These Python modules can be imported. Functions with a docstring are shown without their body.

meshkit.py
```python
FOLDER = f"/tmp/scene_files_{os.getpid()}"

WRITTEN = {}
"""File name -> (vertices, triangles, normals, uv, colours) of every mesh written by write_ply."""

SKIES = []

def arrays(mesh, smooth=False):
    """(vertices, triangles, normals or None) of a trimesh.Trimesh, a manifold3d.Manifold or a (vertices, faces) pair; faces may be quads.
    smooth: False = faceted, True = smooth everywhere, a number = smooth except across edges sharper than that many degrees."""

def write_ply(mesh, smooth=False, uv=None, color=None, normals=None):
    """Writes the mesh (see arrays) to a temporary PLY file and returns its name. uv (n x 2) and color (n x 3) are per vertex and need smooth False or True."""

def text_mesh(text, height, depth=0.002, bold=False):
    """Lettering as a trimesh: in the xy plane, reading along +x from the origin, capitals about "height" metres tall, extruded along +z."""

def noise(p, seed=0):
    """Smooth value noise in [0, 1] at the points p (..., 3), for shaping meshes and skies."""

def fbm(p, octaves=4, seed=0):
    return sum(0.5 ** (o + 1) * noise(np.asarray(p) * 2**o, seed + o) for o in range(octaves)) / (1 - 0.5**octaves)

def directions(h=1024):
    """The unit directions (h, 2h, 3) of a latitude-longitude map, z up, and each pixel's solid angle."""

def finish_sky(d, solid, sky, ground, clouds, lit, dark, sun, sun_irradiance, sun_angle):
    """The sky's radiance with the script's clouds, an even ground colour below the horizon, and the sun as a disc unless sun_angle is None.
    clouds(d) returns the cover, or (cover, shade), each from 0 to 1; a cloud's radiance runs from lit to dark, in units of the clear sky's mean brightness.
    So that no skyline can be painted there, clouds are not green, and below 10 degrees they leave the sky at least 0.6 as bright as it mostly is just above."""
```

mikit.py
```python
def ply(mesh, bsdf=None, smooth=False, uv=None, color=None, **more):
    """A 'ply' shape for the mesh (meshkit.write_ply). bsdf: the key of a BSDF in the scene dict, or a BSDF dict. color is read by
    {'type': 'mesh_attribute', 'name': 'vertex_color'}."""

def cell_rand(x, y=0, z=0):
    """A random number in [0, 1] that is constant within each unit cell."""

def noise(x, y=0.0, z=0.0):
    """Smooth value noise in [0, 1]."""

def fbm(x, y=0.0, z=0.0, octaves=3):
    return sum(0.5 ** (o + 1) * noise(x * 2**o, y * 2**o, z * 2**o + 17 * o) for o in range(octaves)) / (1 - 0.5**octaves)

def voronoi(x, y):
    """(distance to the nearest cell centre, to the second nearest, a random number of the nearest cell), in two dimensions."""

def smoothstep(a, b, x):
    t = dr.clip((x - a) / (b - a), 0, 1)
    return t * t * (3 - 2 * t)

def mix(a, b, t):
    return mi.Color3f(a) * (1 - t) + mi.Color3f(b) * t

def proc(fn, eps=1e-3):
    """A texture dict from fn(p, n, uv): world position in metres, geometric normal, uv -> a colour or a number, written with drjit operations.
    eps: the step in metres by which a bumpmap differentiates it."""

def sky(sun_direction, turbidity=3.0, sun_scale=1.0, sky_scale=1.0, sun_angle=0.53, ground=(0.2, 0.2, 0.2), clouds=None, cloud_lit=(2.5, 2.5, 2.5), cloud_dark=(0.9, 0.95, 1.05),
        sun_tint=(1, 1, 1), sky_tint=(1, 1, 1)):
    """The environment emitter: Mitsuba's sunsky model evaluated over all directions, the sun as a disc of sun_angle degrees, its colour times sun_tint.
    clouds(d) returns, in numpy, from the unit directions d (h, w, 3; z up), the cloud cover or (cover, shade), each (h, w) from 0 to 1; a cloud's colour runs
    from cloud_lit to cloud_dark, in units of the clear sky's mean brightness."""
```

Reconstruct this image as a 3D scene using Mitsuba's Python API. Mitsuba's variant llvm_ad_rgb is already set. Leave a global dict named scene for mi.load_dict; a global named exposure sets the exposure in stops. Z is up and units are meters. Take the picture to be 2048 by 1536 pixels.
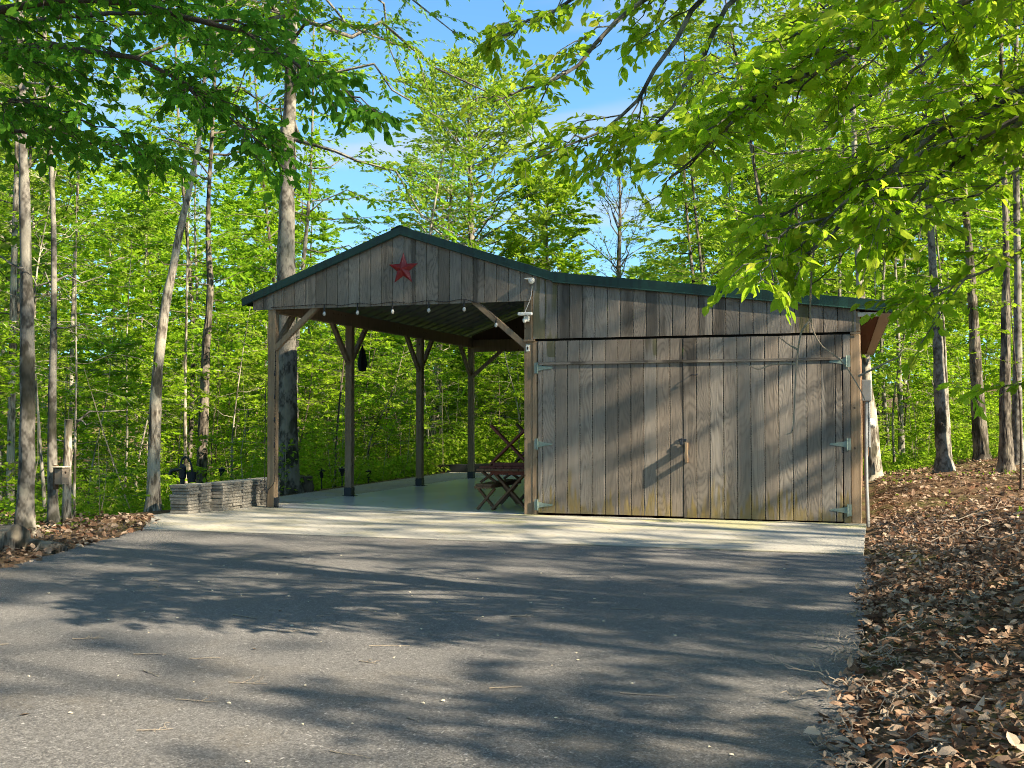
import math
import numpy as np
import trimesh
import drjit as dr
import mitsuba as mi
import mikit
import meshkit
from mikit import proc, noise, fbm, smoothstep, mix, cell_rand

T = mi.ScalarTransform4f
scene, labels = {}, {}

# ------------------------------------------------------------------ camera, sky, exposure
YAW, PITCH = -0.3131, 0.0312
EYE = np.array([2.805, -17.159, 1.517])
FWD = np.array([math.sin(YAW) * math.cos(PITCH), math.cos(YAW) * math.cos(PITCH), math.sin(PITCH)])
scene['camera'] = {'type': 'perspective', 'fov': math.degrees(2 * math.atan(1024 / 2250)), 'fov_axis': 'x', 'near_clip': 0.05, 'far_clip': 1000.0,
                   'to_world': T().look_at(origin=EYE.tolist(), target=(EYE + FWD).tolist(), up=[0, 0, 1])}
SUN = np.array([1.0, -0.22, 0.62])


def cloud_cover(d):
    p = d / np.maximum(d[..., 2:3], 0.08)
    n = meshkit.fbm(p * np.array([0.9, 2.2, 1.0]) + [3.1, 1.7, 0], 5, seed=4)
    c = np.clip((n - 0.44) / 0.3, 0, 1)
    return 0.62 * c * np.clip(d[..., 2] * 5, 0, 1)


scene['sky'] = mikit.sky(SUN.tolist(), turbidity=2.4, sun_scale=1.2, sky_scale=0.62, clouds=cloud_cover, cloud_lit=(1.5, 1.55, 1.6), cloud_dark=(1.1, 1.15, 1.2), sky_tint=(0.80, 1.12, 1.25), sun_tint=(0.93, 0.99, 1.09))
exposure = 3.35

# ------------------------------------------------------------------ helpers


def numbered(key):
    if not any(k == key or k.startswith(key + '__') for k in used_names):
        used_names.add(key)
        return key
    i = counters.get(key, 0) + 1
    counters[key] = i
    k = f'{key}_{i:03d}'
    used_names.add(k)
    return k


used_names, counters = set(), {}


def tag(key, label, cat=None, group=None, kind=None):
    d = {'label': label}
    if cat:
        d['category'] = cat
    if group:
        d['group'] = group
    if kind:
        d['kind'] = kind
    labels[key] = d
    return key


def thing(name, label, cat, group=None):
    return tag(numbered(name), label, cat, group)


def put(key, mesh, bsdf, **kw):
    key = numbered(key)
    scene[key] = mikit.ply(mesh, bsdf, **kw)
    return key


def part(parent, name, mesh, bsdf, **kw):
    return put(parent + '__' + name, mesh, bsdf, **kw)


def struct(name, mesh, bsdf, **kw):
    k = put(name, mesh, bsdf, **kw)
    labels[k] = {'kind': 'structure'}
    return k


def join(ms):
    """[(v, f)] -> (v, f)"""
    vs, fs, at = [], [], 0
    for v, f in ms:
        v, f = np.asarray(v, float), np.asarray(f, int)
        if f.shape[1] == 4:
            f = np.vstack([f[:, [0, 1, 2]], f[:, [0, 2, 3]]])
        vs.append(v)
        fs.append(f + at)
        at += len(v)
    return np.vstack(vs), np.vstack(fs)


BOXF = np.array([[0, 2, 3, 1], [4, 5, 7, 6], [0, 1, 5, 4], [2, 6, 7, 3], [0, 4, 6, 2], [1, 3, 7, 5]])


def box(x0, x1, y0, y1, z0, z1):
    v = np.array([[x, y, z] for z in (z0, z1) for y in (y0, y1) for x in (x0, x1)], float)
    return v, BOXF


def cbox(x0, x1, y0, y1, z0, z1, c=0.006):
    """A box with chamfered edges."""
    pts = []
    for sx, x in ((1, x0), (-1, x1)):
        for sy, y in ((1, y0), (-1, y1)):
            for sz, z in ((1, z0), (-1, z1)):
                pts += [[x, y + sy * c, z + sz * c], [x + sx * c, y, z + sz * c], [x + sx * c, y + sy * c, z]]
    h = trimesh.convex.convex_hull(np.array(pts))
    return np.array(h.vertices), np.array(h.faces)


def beam(a, b, w, h, c=0.005, up=(0, 0, 1)):
    """A chamfered timber from a to b, w wide and h high."""
    a, b = np.asarray(a, float), np.asarray(b, float)
    L = np.linalg.norm(b - a)
    t = (b - a) / L
    s = np.cross(t, up)
    if np.linalg.norm(s) < 1e-6:
        s = np.array([1.0, 0, 0])
    s /= np.linalg.norm(s)
    u = np.cross(s, t)
    v, f = cbox(-w / 2, w / 2, 0, L, -h / 2, h / 2, c)
    return a + v[:, :1] * s + v[:, 1:2] * t + v[:, 2:] * u, f


def tubes(paths, radii, sides=5, cap=True):
    """(n, k, 3) paths and (n, k) radii -> one mesh."""
    P = np.asarray(paths, float)
    R = np.broadcast_to(np.asarray(radii, float), P.shape[:2])
    n, k = P.shape[:2]
    t = np.gradient(P, axis=1)
    t /= np.linalg.norm(t, axis=-1, keepdims=True) + 1e-12
    m = (P[:, -1] - P[:, 0])
    m /= np.linalg.norm(m, axis=-1, keepdims=True) + 1e-12
    ref = np.where(np.abs(m[:, 2:]) < 0.8, [[0, 0, 1.0]], [[1.0, 0.2, 0]])
    a = np.cross(t, ref[:, None])
    a /= np.linalg.norm(a, axis=-1, keepdims=True) + 1e-12
    b = np.cross(t, a)
    ang = np.arange(sides) * 2 * np.pi / sides
    V = P[:, :, None] + R[:, :, None, None] * (np.cos(ang)[:, None] * a[:, :, None] + np.sin(ang)[:, None] * b[:, :, None])
    i, j = np.meshgrid(np.arange(k - 1), np.arange(sides), indexing='ij')
    q = np.stack([i * sides + j, i * sides + (j + 1) % sides, (i + 1) * sides + (j + 1) % sides, (i + 1) * sides + j], -1).reshape(-1, 4)
    f = np.vstack([q[:, [0, 2, 1]], q[:, [0, 3, 2]]])
    if cap:
        e = (k - 1) * sides
        f = np.vstack([f, [[e, e + s, e + s + 1] for s in range(1, sides - 1)], [[0, s + 1, s] for s in range(1, sides - 1)]])
    F = f[None] + (np.arange(n) * k * sides)[:, None, None]
    return V.reshape(-1, 3), F.reshape(-1, 3)


def tube(path, r, sides=8):
    return tubes(np.asarray(path, float)[None], np.broadcast_to(r, (1, len(path))), sides)


def lathe(prof, at, sides=20):
    """prof [(r, z)]"""
    a = np.arange(sides) * 2 * np.pi / sides
    v = np.array([[r * np.cos(x), r * np.sin(x), z] for r, z in prof for x in a]) + at
    k = len(prof)
    i, j = np.meshgrid(np.arange(k - 1), np.arange(sides), indexing='ij')
    q = np.stack([i * sides + j, i * sides + (j + 1) % sides, (i + 1) * sides + (j + 1) % sides, (i + 1) * sides + j], -1).reshape(-1, 4)
    return v, np.vstack([q[:, [0, 1, 2]], q[:, [0, 2, 3]]])


def spline(pts, n):
    """Catmull-Rom through pts, n samples."""
    p = np.asarray(pts, float)
    p = np.vstack([2 * p[0] - p[1], p, 2 * p[-1] - p[-2]])
    m = len(p) - 3
    t = np.linspace(0, m, n)
    i = np.minimum(t.astype(int), m - 1)
    t = (t - i)[:, None]
    a, b, c, d = p[i], p[i + 1], p[i + 2], p[i + 3]
    return 0.5 * (2 * b + (c - a) * t + (2 * a - 5 * b + 4 * c - d) * t ** 2 + (3 * b - a - 3 * c + d) * t ** 3)


def unit(v):
    return v / (np.linalg.norm(v, axis=-1, keepdims=True) + 1e-12)


# ------------------------------------------------------------------ materials


def rgb(*c):
    return {'type': 'rgb', 'value': list(c)}


def principled(color, rough=0.7, spec=0.3, bump=None, scale=1.0, **kw):
    b = {'type': 'principled', 'base_color': color, 'roughness': rough, 'specular': spec, **kw}
    if bump is not None:
        b = {'type': 'bumpmap', 'arbitrary': bump, 'scale': scale, 'bsdf': b}
    return {'type': 'twosided', 'bsdf': b}


VC = {'type': 'mesh_attribute', 'name': 'vertex_color'}


def grain_field(uv):
    """Rotary-cut plywood figure: contour lines of a stretched noise, one seed per board."""
    bid = dr.floor(uv.x / 10)
    u = uv.x - bid * 10
    s = bid * 3.17
    w = noise(u * 5.5 + s, uv.y * 0.85 + s * 1.3) * 1.0 + 0.35 * noise(u * 11 + s, uv.y * 2.1 + 5 + s)
    k = w * 12 + u * 7
    return bid, u, k - dr.floor(k)


def siding_color(p, n, uv):
    bid, u, g = grain_field(uv)
    line = smoothstep(0.0, 0.35, g) * (1 - smoothstep(0.62, 1.0, g))
    r = cell_rand(bid, 3)
    panel = cell_rand(dr.floor((bid + 2) / 3), 8)
    fine = noise(u * 160 + bid, uv.y * 5)
    blotch = fbm(p.x * 1.7, p.z * 1.1, 4, 3)
    warm = mix((0.238, 0.200, 0.162), (0.228, 0.210, 0.184), r)
    fig = 0.14 + 0.30 * cell_rand(bid, 11)
    c = mix(warm * 0.46, warm * 1.24, fig * line + 0.28 * fine + (0.72 - fig) * blotch)
    c = c * (0.80 + 0.30 * panel + 0.14 * (r - 0.5))
    # dark weather streaks, each with its own edges
    st = smoothstep(0.60, 0.74, noise(p.x * 7 + bid, p.z * 0.7 + bid * 2.3)) * smoothstep(0.35, 0.6, noise(p.x * 2.3, p.z * 0.5, 9))
    c = c * (1 - 0.52 * st)
    # algae at the foot of the boards and in a few damp boards: patches with ragged edges
    damp_foot = 0.55 * noise(p.x * 30 + bid, p.z * 3.0) + 0.30 * noise(p.x * 5.5, p.z * 2.5, 3) + 0.36 * noise(p.x * 1.3 + 4, 2) - 0.36
    al = smoothstep(0.0, 0.20, damp_foot - p.z * 0.75) * (0.45 + 0.55 * noise(p.x * 60, p.z * 9))
    c = mix(c, mi.Color3f(0.20, 0.15, 0.045), 0.9 * al)
    damp = dr.select((cell_rand(bid, 5) > 0.90) & (p.z > 2.5), 1.0, 0.0) * smoothstep(0.38, 0.62, noise(u * 22, p.z * 3, bid))
    c = mix(c, mi.Color3f(0.10, 0.095, 0.035), 0.7 * damp)
    return c


def siding_bump(p, n, uv):
    bid, u, g = grain_field(uv)
    return 0.5 * smoothstep(0.0, 0.35, g) * (1 - smoothstep(0.62, 1.0, g)) + 0.6 * noise(u * 160 + bid, uv.y * 5)


scene['siding_wood'] = principled(proc(siding_color), 0.85, 0.2, proc(siding_bump, 0.002), 0.0025)


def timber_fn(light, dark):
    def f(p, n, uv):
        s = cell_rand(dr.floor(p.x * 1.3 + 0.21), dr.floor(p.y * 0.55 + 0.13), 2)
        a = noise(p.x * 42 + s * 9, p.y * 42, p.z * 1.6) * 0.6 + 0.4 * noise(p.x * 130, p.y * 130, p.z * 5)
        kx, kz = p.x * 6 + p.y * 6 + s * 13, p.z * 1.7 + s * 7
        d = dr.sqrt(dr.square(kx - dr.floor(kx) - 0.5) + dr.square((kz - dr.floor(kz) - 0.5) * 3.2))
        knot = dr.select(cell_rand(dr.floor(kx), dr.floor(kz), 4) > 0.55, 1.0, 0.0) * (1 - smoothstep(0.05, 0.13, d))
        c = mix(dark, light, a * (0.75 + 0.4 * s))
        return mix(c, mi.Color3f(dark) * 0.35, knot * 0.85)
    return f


scene['post_wood'] = principled(proc(timber_fn((0.34, 0.25, 0.165), (0.17, 0.12, 0.075))), 0.8, 0.2)
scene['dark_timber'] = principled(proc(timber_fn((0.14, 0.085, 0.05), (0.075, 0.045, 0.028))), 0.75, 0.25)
scene['red_stain'] = principled(proc(timber_fn((0.17, 0.045, 0.026), (0.08, 0.022, 0.014))), 0.55, 0.35)
scene['brown_stain'] = principled(proc(timber_fn((0.18, 0.105, 0.052), (0.09, 0.054, 0.03))), 0.6, 0.3)


def concrete_color(p, n, uv):
    a = fbm(p.x * 0.9, p.y * 0.9, 3, 4)
    b = noise(p.x * 55, p.y * 55, p.z * 55)
    c = mix((0.185, 0.183, 0.165), (0.295, 0.287, 0.257), 0.7 * a + 0.3 * b)
    st = smoothstep(0.52, 0.68, fbm(p.x * 1.6 + 7, p.y * 2.6, 6, 3))
    c = mix(c, mi.Color3f(0.25, 0.23, 0.155), 0.45 * st)
    al = smoothstep(0.50, 0.66, fbm(p.x * 1.2 + 3, p.y * 2.0 + 1, 2, 4)) * smoothstep(-1.6, -0.2, p.y + 0.9 * noise(p.x * 2, 3)) * dr.select(p.x > -2.7, 1.0, 0.3)
    c = mix(c, mi.Color3f(0.25, 0.245, 0.08), 0.5 * al)
    pit = smoothstep(0.80, 0.9, noise(p.x * 23, p.y * 23, 5))
    return c * (1 - 0.3 * pit)


scene['concrete'] = principled(proc(concrete_color), 0.85, 0.25, proc(lambda p, n, uv: noise(p.x * 60, p.y * 60, p.z * 60) + 0.6 * noise(p.x * 17, p.y * 17), 0.004), 0.002)


def floor_color(p, n, uv):
    a = fbm(p.x * 1.1, p.y * 0.6, 1, 4)
    c = mix((0.25, 0.27, 0.315), (0.345, 0.365, 0.415), a)
    wear = smoothstep(0.60, 0.72, fbm(p.x * 2.3, p.y * 1.3, 4, 4))
    return mix(c, mi.Color3f(0.33, 0.33, 0.30), 0.45 * wear)


scene['floor_paint'] = principled(proc(floor_color), proc(lambda p, n, uv: 0.14 + 0.22 * fbm(p.x * 2, p.y * 2, 2, 3)), 0.5)


def asphalt_color(p, n, uv):
    f1 = noise(p.x * 130, p.y * 130, 1)
    f2 = noise(p.x * 48, p.y * 48, 2)
    a = fbm(p.x * 0.6, p.y * 0.6, 3, 4)
    c = 0.034 + 0.095 * f1 * f1 + 0.036 * f2 + 0.026 * a
    chip = smoothstep(0.86, 0.95, noise(p.x * 75, p.y * 75, 9))
    c = c + 0.13 * chip
    tan = smoothstep(0.62, 0.74, fbm(p.x * 1.3 + 9, p.y * 1.0, 5, 4)) * noise(p.x * 60, p.y * 60, 3)
    return mix(mi.Color3f(c * 1.0, c * 0.985, c * 0.97), mi.Color3f(0.12, 0.10, 0.07), 0.35 * tan)


scene['asphalt'] = principled(proc(asphalt_color), 0.8, 0.4, proc(lambda p, n, uv: noise(p.x * 120, p.y * 120) + 0.7 * noise(p.x * 48, p.y * 48), 0.003), 0.004)


def soil_color(p, n, uv):
    a = fbm(p.x * 7, p.y * 7, 1, 4)
    b = noise(p.x * 40, p.y * 40)
    c = mix((0.05, 0.034, 0.02), (0.17, 0.115, 0.07), 0.5 * a + 0.5 * b)
    g = smoothstep(0.5, 0.66, fbm(p.x * 0.8 + 3, p.y * 0.8, 2, 3)) * noise(p.x * 25, p.y * 25, 4)
    return mix(c, mi.Color3f(0.07, 0.10, 0.02), 0.6 * g)


scene['soil'] = principled(proc(soil_color), 0.95, 0.1, proc(lambda p, n, uv: fbm(p.x * 18, p.y * 18, 1, 3), 0.01), 0.05)


def bark_fn(light, dark, ridge):
    def f(p, n, uv):
        k, m = (34, 5) if ridge else (16, 9)
        a = noise(p.x * k, p.y * k, p.z * m) * 0.6 + 0.4 * noise(p.x * k * 2.7, p.y * k * 2.7, p.z * m * 2.6)
        c = mix(dark, light, smoothstep(0.25, 0.75, a))
        li = smoothstep(0.50, 0.60, fbm(p.x * 5, p.y * 5, p.z * 2.6, 4))
        c = mix(c, mi.Color3f(light) * mi.Color3f(1.3, 1.32, 1.25), 0.7 * li)
        mo = smoothstep(0.58, 0.68, fbm(p.x * 4 + 9, p.y * 4, p.z * 1.4, 4))
        return mix(c, mi.Color3f(dark) * mi.Color3f(0.6, 0.64, 0.5), 0.8 * mo)
    return f


scene['bark_grey'] = principled(proc(bark_fn((0.205, 0.192, 0.17), (0.06, 0.055, 0.047), False)), 0.9, 0.15)
scene['bark_rough'] = principled(proc(bark_fn((0.165, 0.145, 0.12), (0.038, 0.033, 0.027), True)), 0.95, 0.1,
                                 proc(lambda p, n, uv: noise(p.x * 34, p.y * 34, p.z * 5) + 0.5 * noise(p.x * 90, p.y * 90, p.z * 13), 0.004), 0.02)
scene['bark_pale'] = principled(proc(bark_fn((0.34, 0.31, 0.26), (0.065, 0.055, 0.043), True)), 0.9, 0.1)
scene['twig_bark'] = principled(rgb(0.085, 0.07, 0.055), 0.85, 0.15)
scene['pale_twig'] = principled(rgb(0.27, 0.23, 0.185), 0.85, 0.15)
scene['leaf'] = {'type': 'principledthin', 'base_color': VC, 'roughness': 0.45, 'eta': 1.4, 'diff_trans': 1.25, 'spec_trans': 0.0, 'flatness': 0.0}
scene['dead_leaf'] = {'type': 'principledthin', 'base_color': VC, 'roughness': 0.7, 'eta': 1.3, 'diff_trans': 0.25, 'spec_trans': 0.0}
scene['green_metal'] = principled(proc(lambda p, n, uv: mix((0.003, 0.026, 0.019), (0.007, 0.038, 0.028), fbm(p.x * 2.5, p.y * 2.5, p.z * 6, 3)) * (1 - 0.3 * smoothstep(0.6, 0.7, noise(p.x * 18, p.z * 3)))), 0.42, 0.5)
scene['sheet_metal'] = principled(rgb(0.16, 0.165, 0.16), 0.45, 0.5, metallic=0.25)
scene['soffit_panel'] = principled(rgb(0.30, 0.28, 0.26), 0.6, 0.3)
scene['rust_brown'] = principled(rgb(0.075, 0.024, 0.013), 0.7, 0.2)
scene['cream_paint'] = principled(rgb(0.62, 0.55, 0.42), 0.6, 0.3)
scene['hinge_metal'] = principled(proc(lambda p, n, uv: mix((0.16, 0.23, 0.19), (0.30, 0.36, 0.31), fbm(p.x * 20, p.z * 20, 1, 3))), 0.5, 0.5, metallic=0.2)
scene['white_plastic'] = principled(rgb(0.72, 0.72, 0.68), 0.4, 0.5)
scene['black_plastic'] = principled(rgb(0.014, 0.014, 0.015), 0.5, 0.4)
scene['black_iron'] = principled(rgb(0.015, 0.02, 0.03), 0.45, 0.5)
scene['black_cloth'] = principled(rgb(0.02, 0.024, 0.026), 0.9, 0.1)
scene['bulb_glass'] = principled(rgb(0.5, 0.5, 0.48), 0.1, 0.6)
scene['grey_steel'] = principled(rgb(0.30, 0.31, 0.31), 0.4, 0.5, metallic=0.5)
scene['star_red'] = principled(proc(lambda p, n, uv: mix((0.19, 0.008, 0.012), (0.26, 0.014, 0.02), fbm(p.x * 14, p.z * 14, 1, 3))), 0.42, 0.5)
scene['paver_concrete'] = principled(proc(lambda p, n, uv: mix((0.135, 0.129, 0.114), (0.31, 0.295, 0.26), 0.6 * noise(p.x * 31 + 5, p.y * 31, p.z * 21) + 0.4 * cell_rand(dr.floor(p.y * 3), dr.floor(p.z * 19), 3))), 0.9, 0.15)
scene['box_wood'] = principled(rgb(0.23, 0.19, 0.15), 0.85, 0.15)
scene['void'] = principled(rgb(0.02, 0.017, 0.014), 0.95, 0.05)

# ------------------------------------------------------------------ setting: terrain, driveway, slabs


def left_edge(y):
    """x of the left margin of the driveway and the slab at y."""
    y = np.asarray(y, float)
    return np.interp(y, [-40, -20, -7.8, -6.07, -3.87, -1.9, 0.0, 11.5, 14], [-2.5, -3.9, -5.72, -6.2, -6.87, -8.1, -8.25, -8.75, -8.8])


def ground_z(x, y):
    x, y = np.asarray(x, float), np.asarray(y, float)
    le = left_edge(y)
    dl = np.maximum(le - x, 0)
    berm = np.interp(y, [-9, -5, -2.5, 0], [1.9, 1.5, 0.6, 0.3])
    over = np.maximum(dl - berm, 0)
    zl = 0.05 * np.clip(dl / 0.8, 0, 1) - 3.4 * (1 - np.exp(-over * 0.34 / 3.4))
    zl = zl + 0.05 * np.maximum(dl - 26, 0)
    drx = np.maximum(x - 2.72, 0)
    slope = np.interp(y, [-16, -8, -3, 3, 12], [0.24, 0.21, 0.14, 0.10, 0.14])
    zr = slope * drx * (4 / (4 + np.maximum(drx - 3, 0) * 0.5)) + 0.06 * np.clip(drx / 0.3, 0, 1)
    zb = np.where(x < le, zl, zr) + 0.035 * np.maximum(y - 20, 0)
    inside = (dl <= 0) & (drx <= 0) & (y < 14)
    nz = (meshkit.fbm(np.stack([x * 0.7, y * 0.7, 0 * x], -1), 3, seed=3) - 0.5) * 0.22 + (meshkit.noise(np.stack([x * 3, y * 3, 0 * x], -1), seed=5) - 0.5) * 0.05
    fade = np.clip((dl + drx + np.maximum(y - 13.6, 0)) / 0.8, 0, 1)
    return np.where(inside, -0.07, zb - 0.035 + nz * fade)


def axis(dense0, dense1, step, lo, hi):
    a = np.arange(dense0, dense1 + 1e-6, step)
    out, s = [], step
    x = dense1
    while x < hi:
        s *= 1.16
        x += s
        out.append(x)
    pre, s, x = [], step, dense0
    while x > lo:
        s *= 1.16
        x -= s
        pre.append(x)
    return np.concatenate([pre[::-1], a, out])


gx, gy = axis(-13, 9, 0.16, -300, 300), axis(-18, 16, 0.18, -200, 400)
GX, GY = np.meshgrid(gx, gy)
V = np.stack([GX, GY, ground_z(GX, GY)], -1).reshape(-1, 3)
ni, nj = len(gy), len(gx)
i, j = np.meshgrid(np.arange(ni - 1), np.arange(nj - 1), indexing='ij')
Q = np.stack([i * nj + j, i * nj + j + 1, (i + 1) * nj + j + 1, (i + 1) * nj + j], -1).reshape(-1, 4)
struct('ground', (V, Q), 'soil', smooth=True)


def slab(poly, z0, z1):
    m = trimesh.creation.extrude_polygon(__import__('shapely').Polygon(poly), z1 - z0, engine='earcut')
    m.apply_translation([0, 0, z0])
    return m


rng = np.random.default_rng(7)


def ragged(pts, step, amp):
    """A polyline with small irregularities, as a worn asphalt edge has."""
    p = np.asarray(pts, float)
    L = np.linalg.norm(np.diff(p, axis=0), axis=1).sum()
    q = np.stack([np.interp(np.linspace(0, 1, max(2, int(L / step))), np.concatenate([[0], np.cumsum(np.linalg.norm(np.diff(p, axis=0), axis=1))]) / L, p[:, k]) for k in (0, 1)], -1)
    q[1:-1] += rng.normal(0, amp, (len(q) - 2, 2))
    return q


ye = np.array([-3.885, -6.07, -7.8, -12, -20, -40])
lpts = np.stack([left_edge(ye) - 0.02, ye], -1)
rpts = np.array([[2.66, -40], [2.7, -12], [2.68, -8], [2.78, -6.5], [2.72, -5], [2.66, -3.885]])
struct('driveway', slab(np.vstack([ragged(lpts, 0.15, 0.025), ragged(rpts, 0.15, 0.03)]), -0.15, -0.012), 'asphalt')
# the apron in bays with a sawn joint between them
for a, b in ((-6.87, -2.49), (-2.478, 2.65)):
    pts = [(a, -3.87), (b, -3.87), (b, 0.0), (a, 0.0)]
    if a < -6:
        pts = [(a, -3.87), (b, -3.87), (b, 0.0), (-8.25, 0.0), (-8.1, -1.9)]
    struct('apron', slab(pts, -0.3, 0.0), 'concrete')
struct('walkway', slab([(-8.25, 0.008), (-7.21, 0.008), (-7.21, 13.0), (-8.8, 13.0)], -0.3, 0.0), 'concrete')
struct('pavilion_floor', slab([(-7.2, 0.008), (-2.5, 0.008), (-2.5, 13.0), (-7.2, 13.0)], -0.3, 0.001), 'floor_paint')

# ------------------------------------------------------------------ the open-sided shed
S = 0.2032
XL, XR = -7.186, 2.592            # outer faces of the corner posts
EAVE_L, RIDGE, KINK, EAVE_R = (-7.66, 3.585), (-4.685, 4.685), (-2.06, 3.815), (3.05, 3.19)
ROOF_BACK = 11.4


def roof_z(x):
    return np.interp(x, *zip(EAVE_L, RIDGE, KINK, EAVE_R))


barn = thing('shed', 'weathered timber shed with an open gabled carport and wide double doors', 'shed')


def board(x0, x1, zb, zt, yf=-0.016, thick=0.016, gap=0.0045, bid=0, c=0.004):
    """One vertical siding board with eased edges; zb and zt are functions of x or numbers."""
    a, b = x0 + gap, x1 - gap
    prof = [(a, yf + thick), (a, yf + c), (a + c, yf), (b - c, yf), (b, yf + c), (b, yf + thick)]
    zb_, zt_ = (f if callable(f) else (lambda x, f=f: f) for f in (zb, zt))
    v = np.array([[x, y, float(zb_(x))] for x, y in prof] + [[x, y, float(zt_(x))] for x, y in prof])
    f = [[i, (i + 1) % 6, (i + 1) % 6 + 6, i + 6] for i in range(6)]
    f = np.array(f)
    tri = np.vstack([f[:, [0, 1, 2]], f[:, [0, 2, 3]], [[0, i + 1, i] for i in range(1, 5)], [[6, 6 + i, 7 + i] for i in range(1, 5)]])
    fl = np.concatenate([np.array([x - x0 for x, _ in prof])] * 2)
    uv = np.stack([np.clip(fl, 0.001, 9) + 10.0 * bid, v[:, 2] + 20 * (bid % 7)], -1)
    return (v, tri[:, ::-1]), uv


def boards(parent, xs, zb, zt, bid, **kw):
    for k, (x0, x1) in enumerate(zip(xs[:-1], xs[1:])):
        m, uv = board(x0, x1, zb, zt, bid=bid + k, **kw)
        part(parent, 'board', m, 'siding_wood', uv=uv)


# gable wall over the opening, lean-to wall over the doors
XC = -2.397
gable = part(barn, 'gable_wall', box(-7.30, XC - 0.001, 0.004, 0.018, 3.47, 3.56), 'void')
gx_ = [-7.52, -7.305] + [XC + k * S for k in range(-24, 1) if XC + k * S > -7.2]
gx_ = np.array([-7.50] + [XC + k * S for k in range(-25, 1)])
zb_g = lambda x: 3.406 if x > -7.31 else 3.53
for k, (x0, x1) in enumerate(zip(gx_[:-1], gx_[1:])):
    if x1 > -7.25 and x0 < -7.31:
        m, uv = board(x0, -7.306, 3.55, lambda x: roof_z(x) - 0.045, bid=k)
        part(gable, 'board', m, 'siding_wood', uv=uv)
        x0 = -7.306
    zb = 3.55 if x1 < -7.29 else 3.406
    x1_, zb_ = (x1, zb)
    if abs(x1 - XC) < 0.01:
        x1_ = -2.41
    m, uv = board(x0, x1_, zb_, lambda x: roof_z(x) - 0.045, bid=k)
    part(gable, 'board', m, 'siding_wood', uv=uv)
front = part(barn, 'front_wall', box(XC + 0.01, 2.44, 0.004, 0.018, 2.83, 3.09), 'void')
xs = np.array([XC + k * S for k in range(0, 25)] + [2.54])
boards(front, xs[:-1], 2.795, lambda x: roof_z(x) - 0.045, 60)
m, uv = board(xs[-2], 2.54, 2.795, lambda x: roof_z(x) - 0.045, bid=90)
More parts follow.
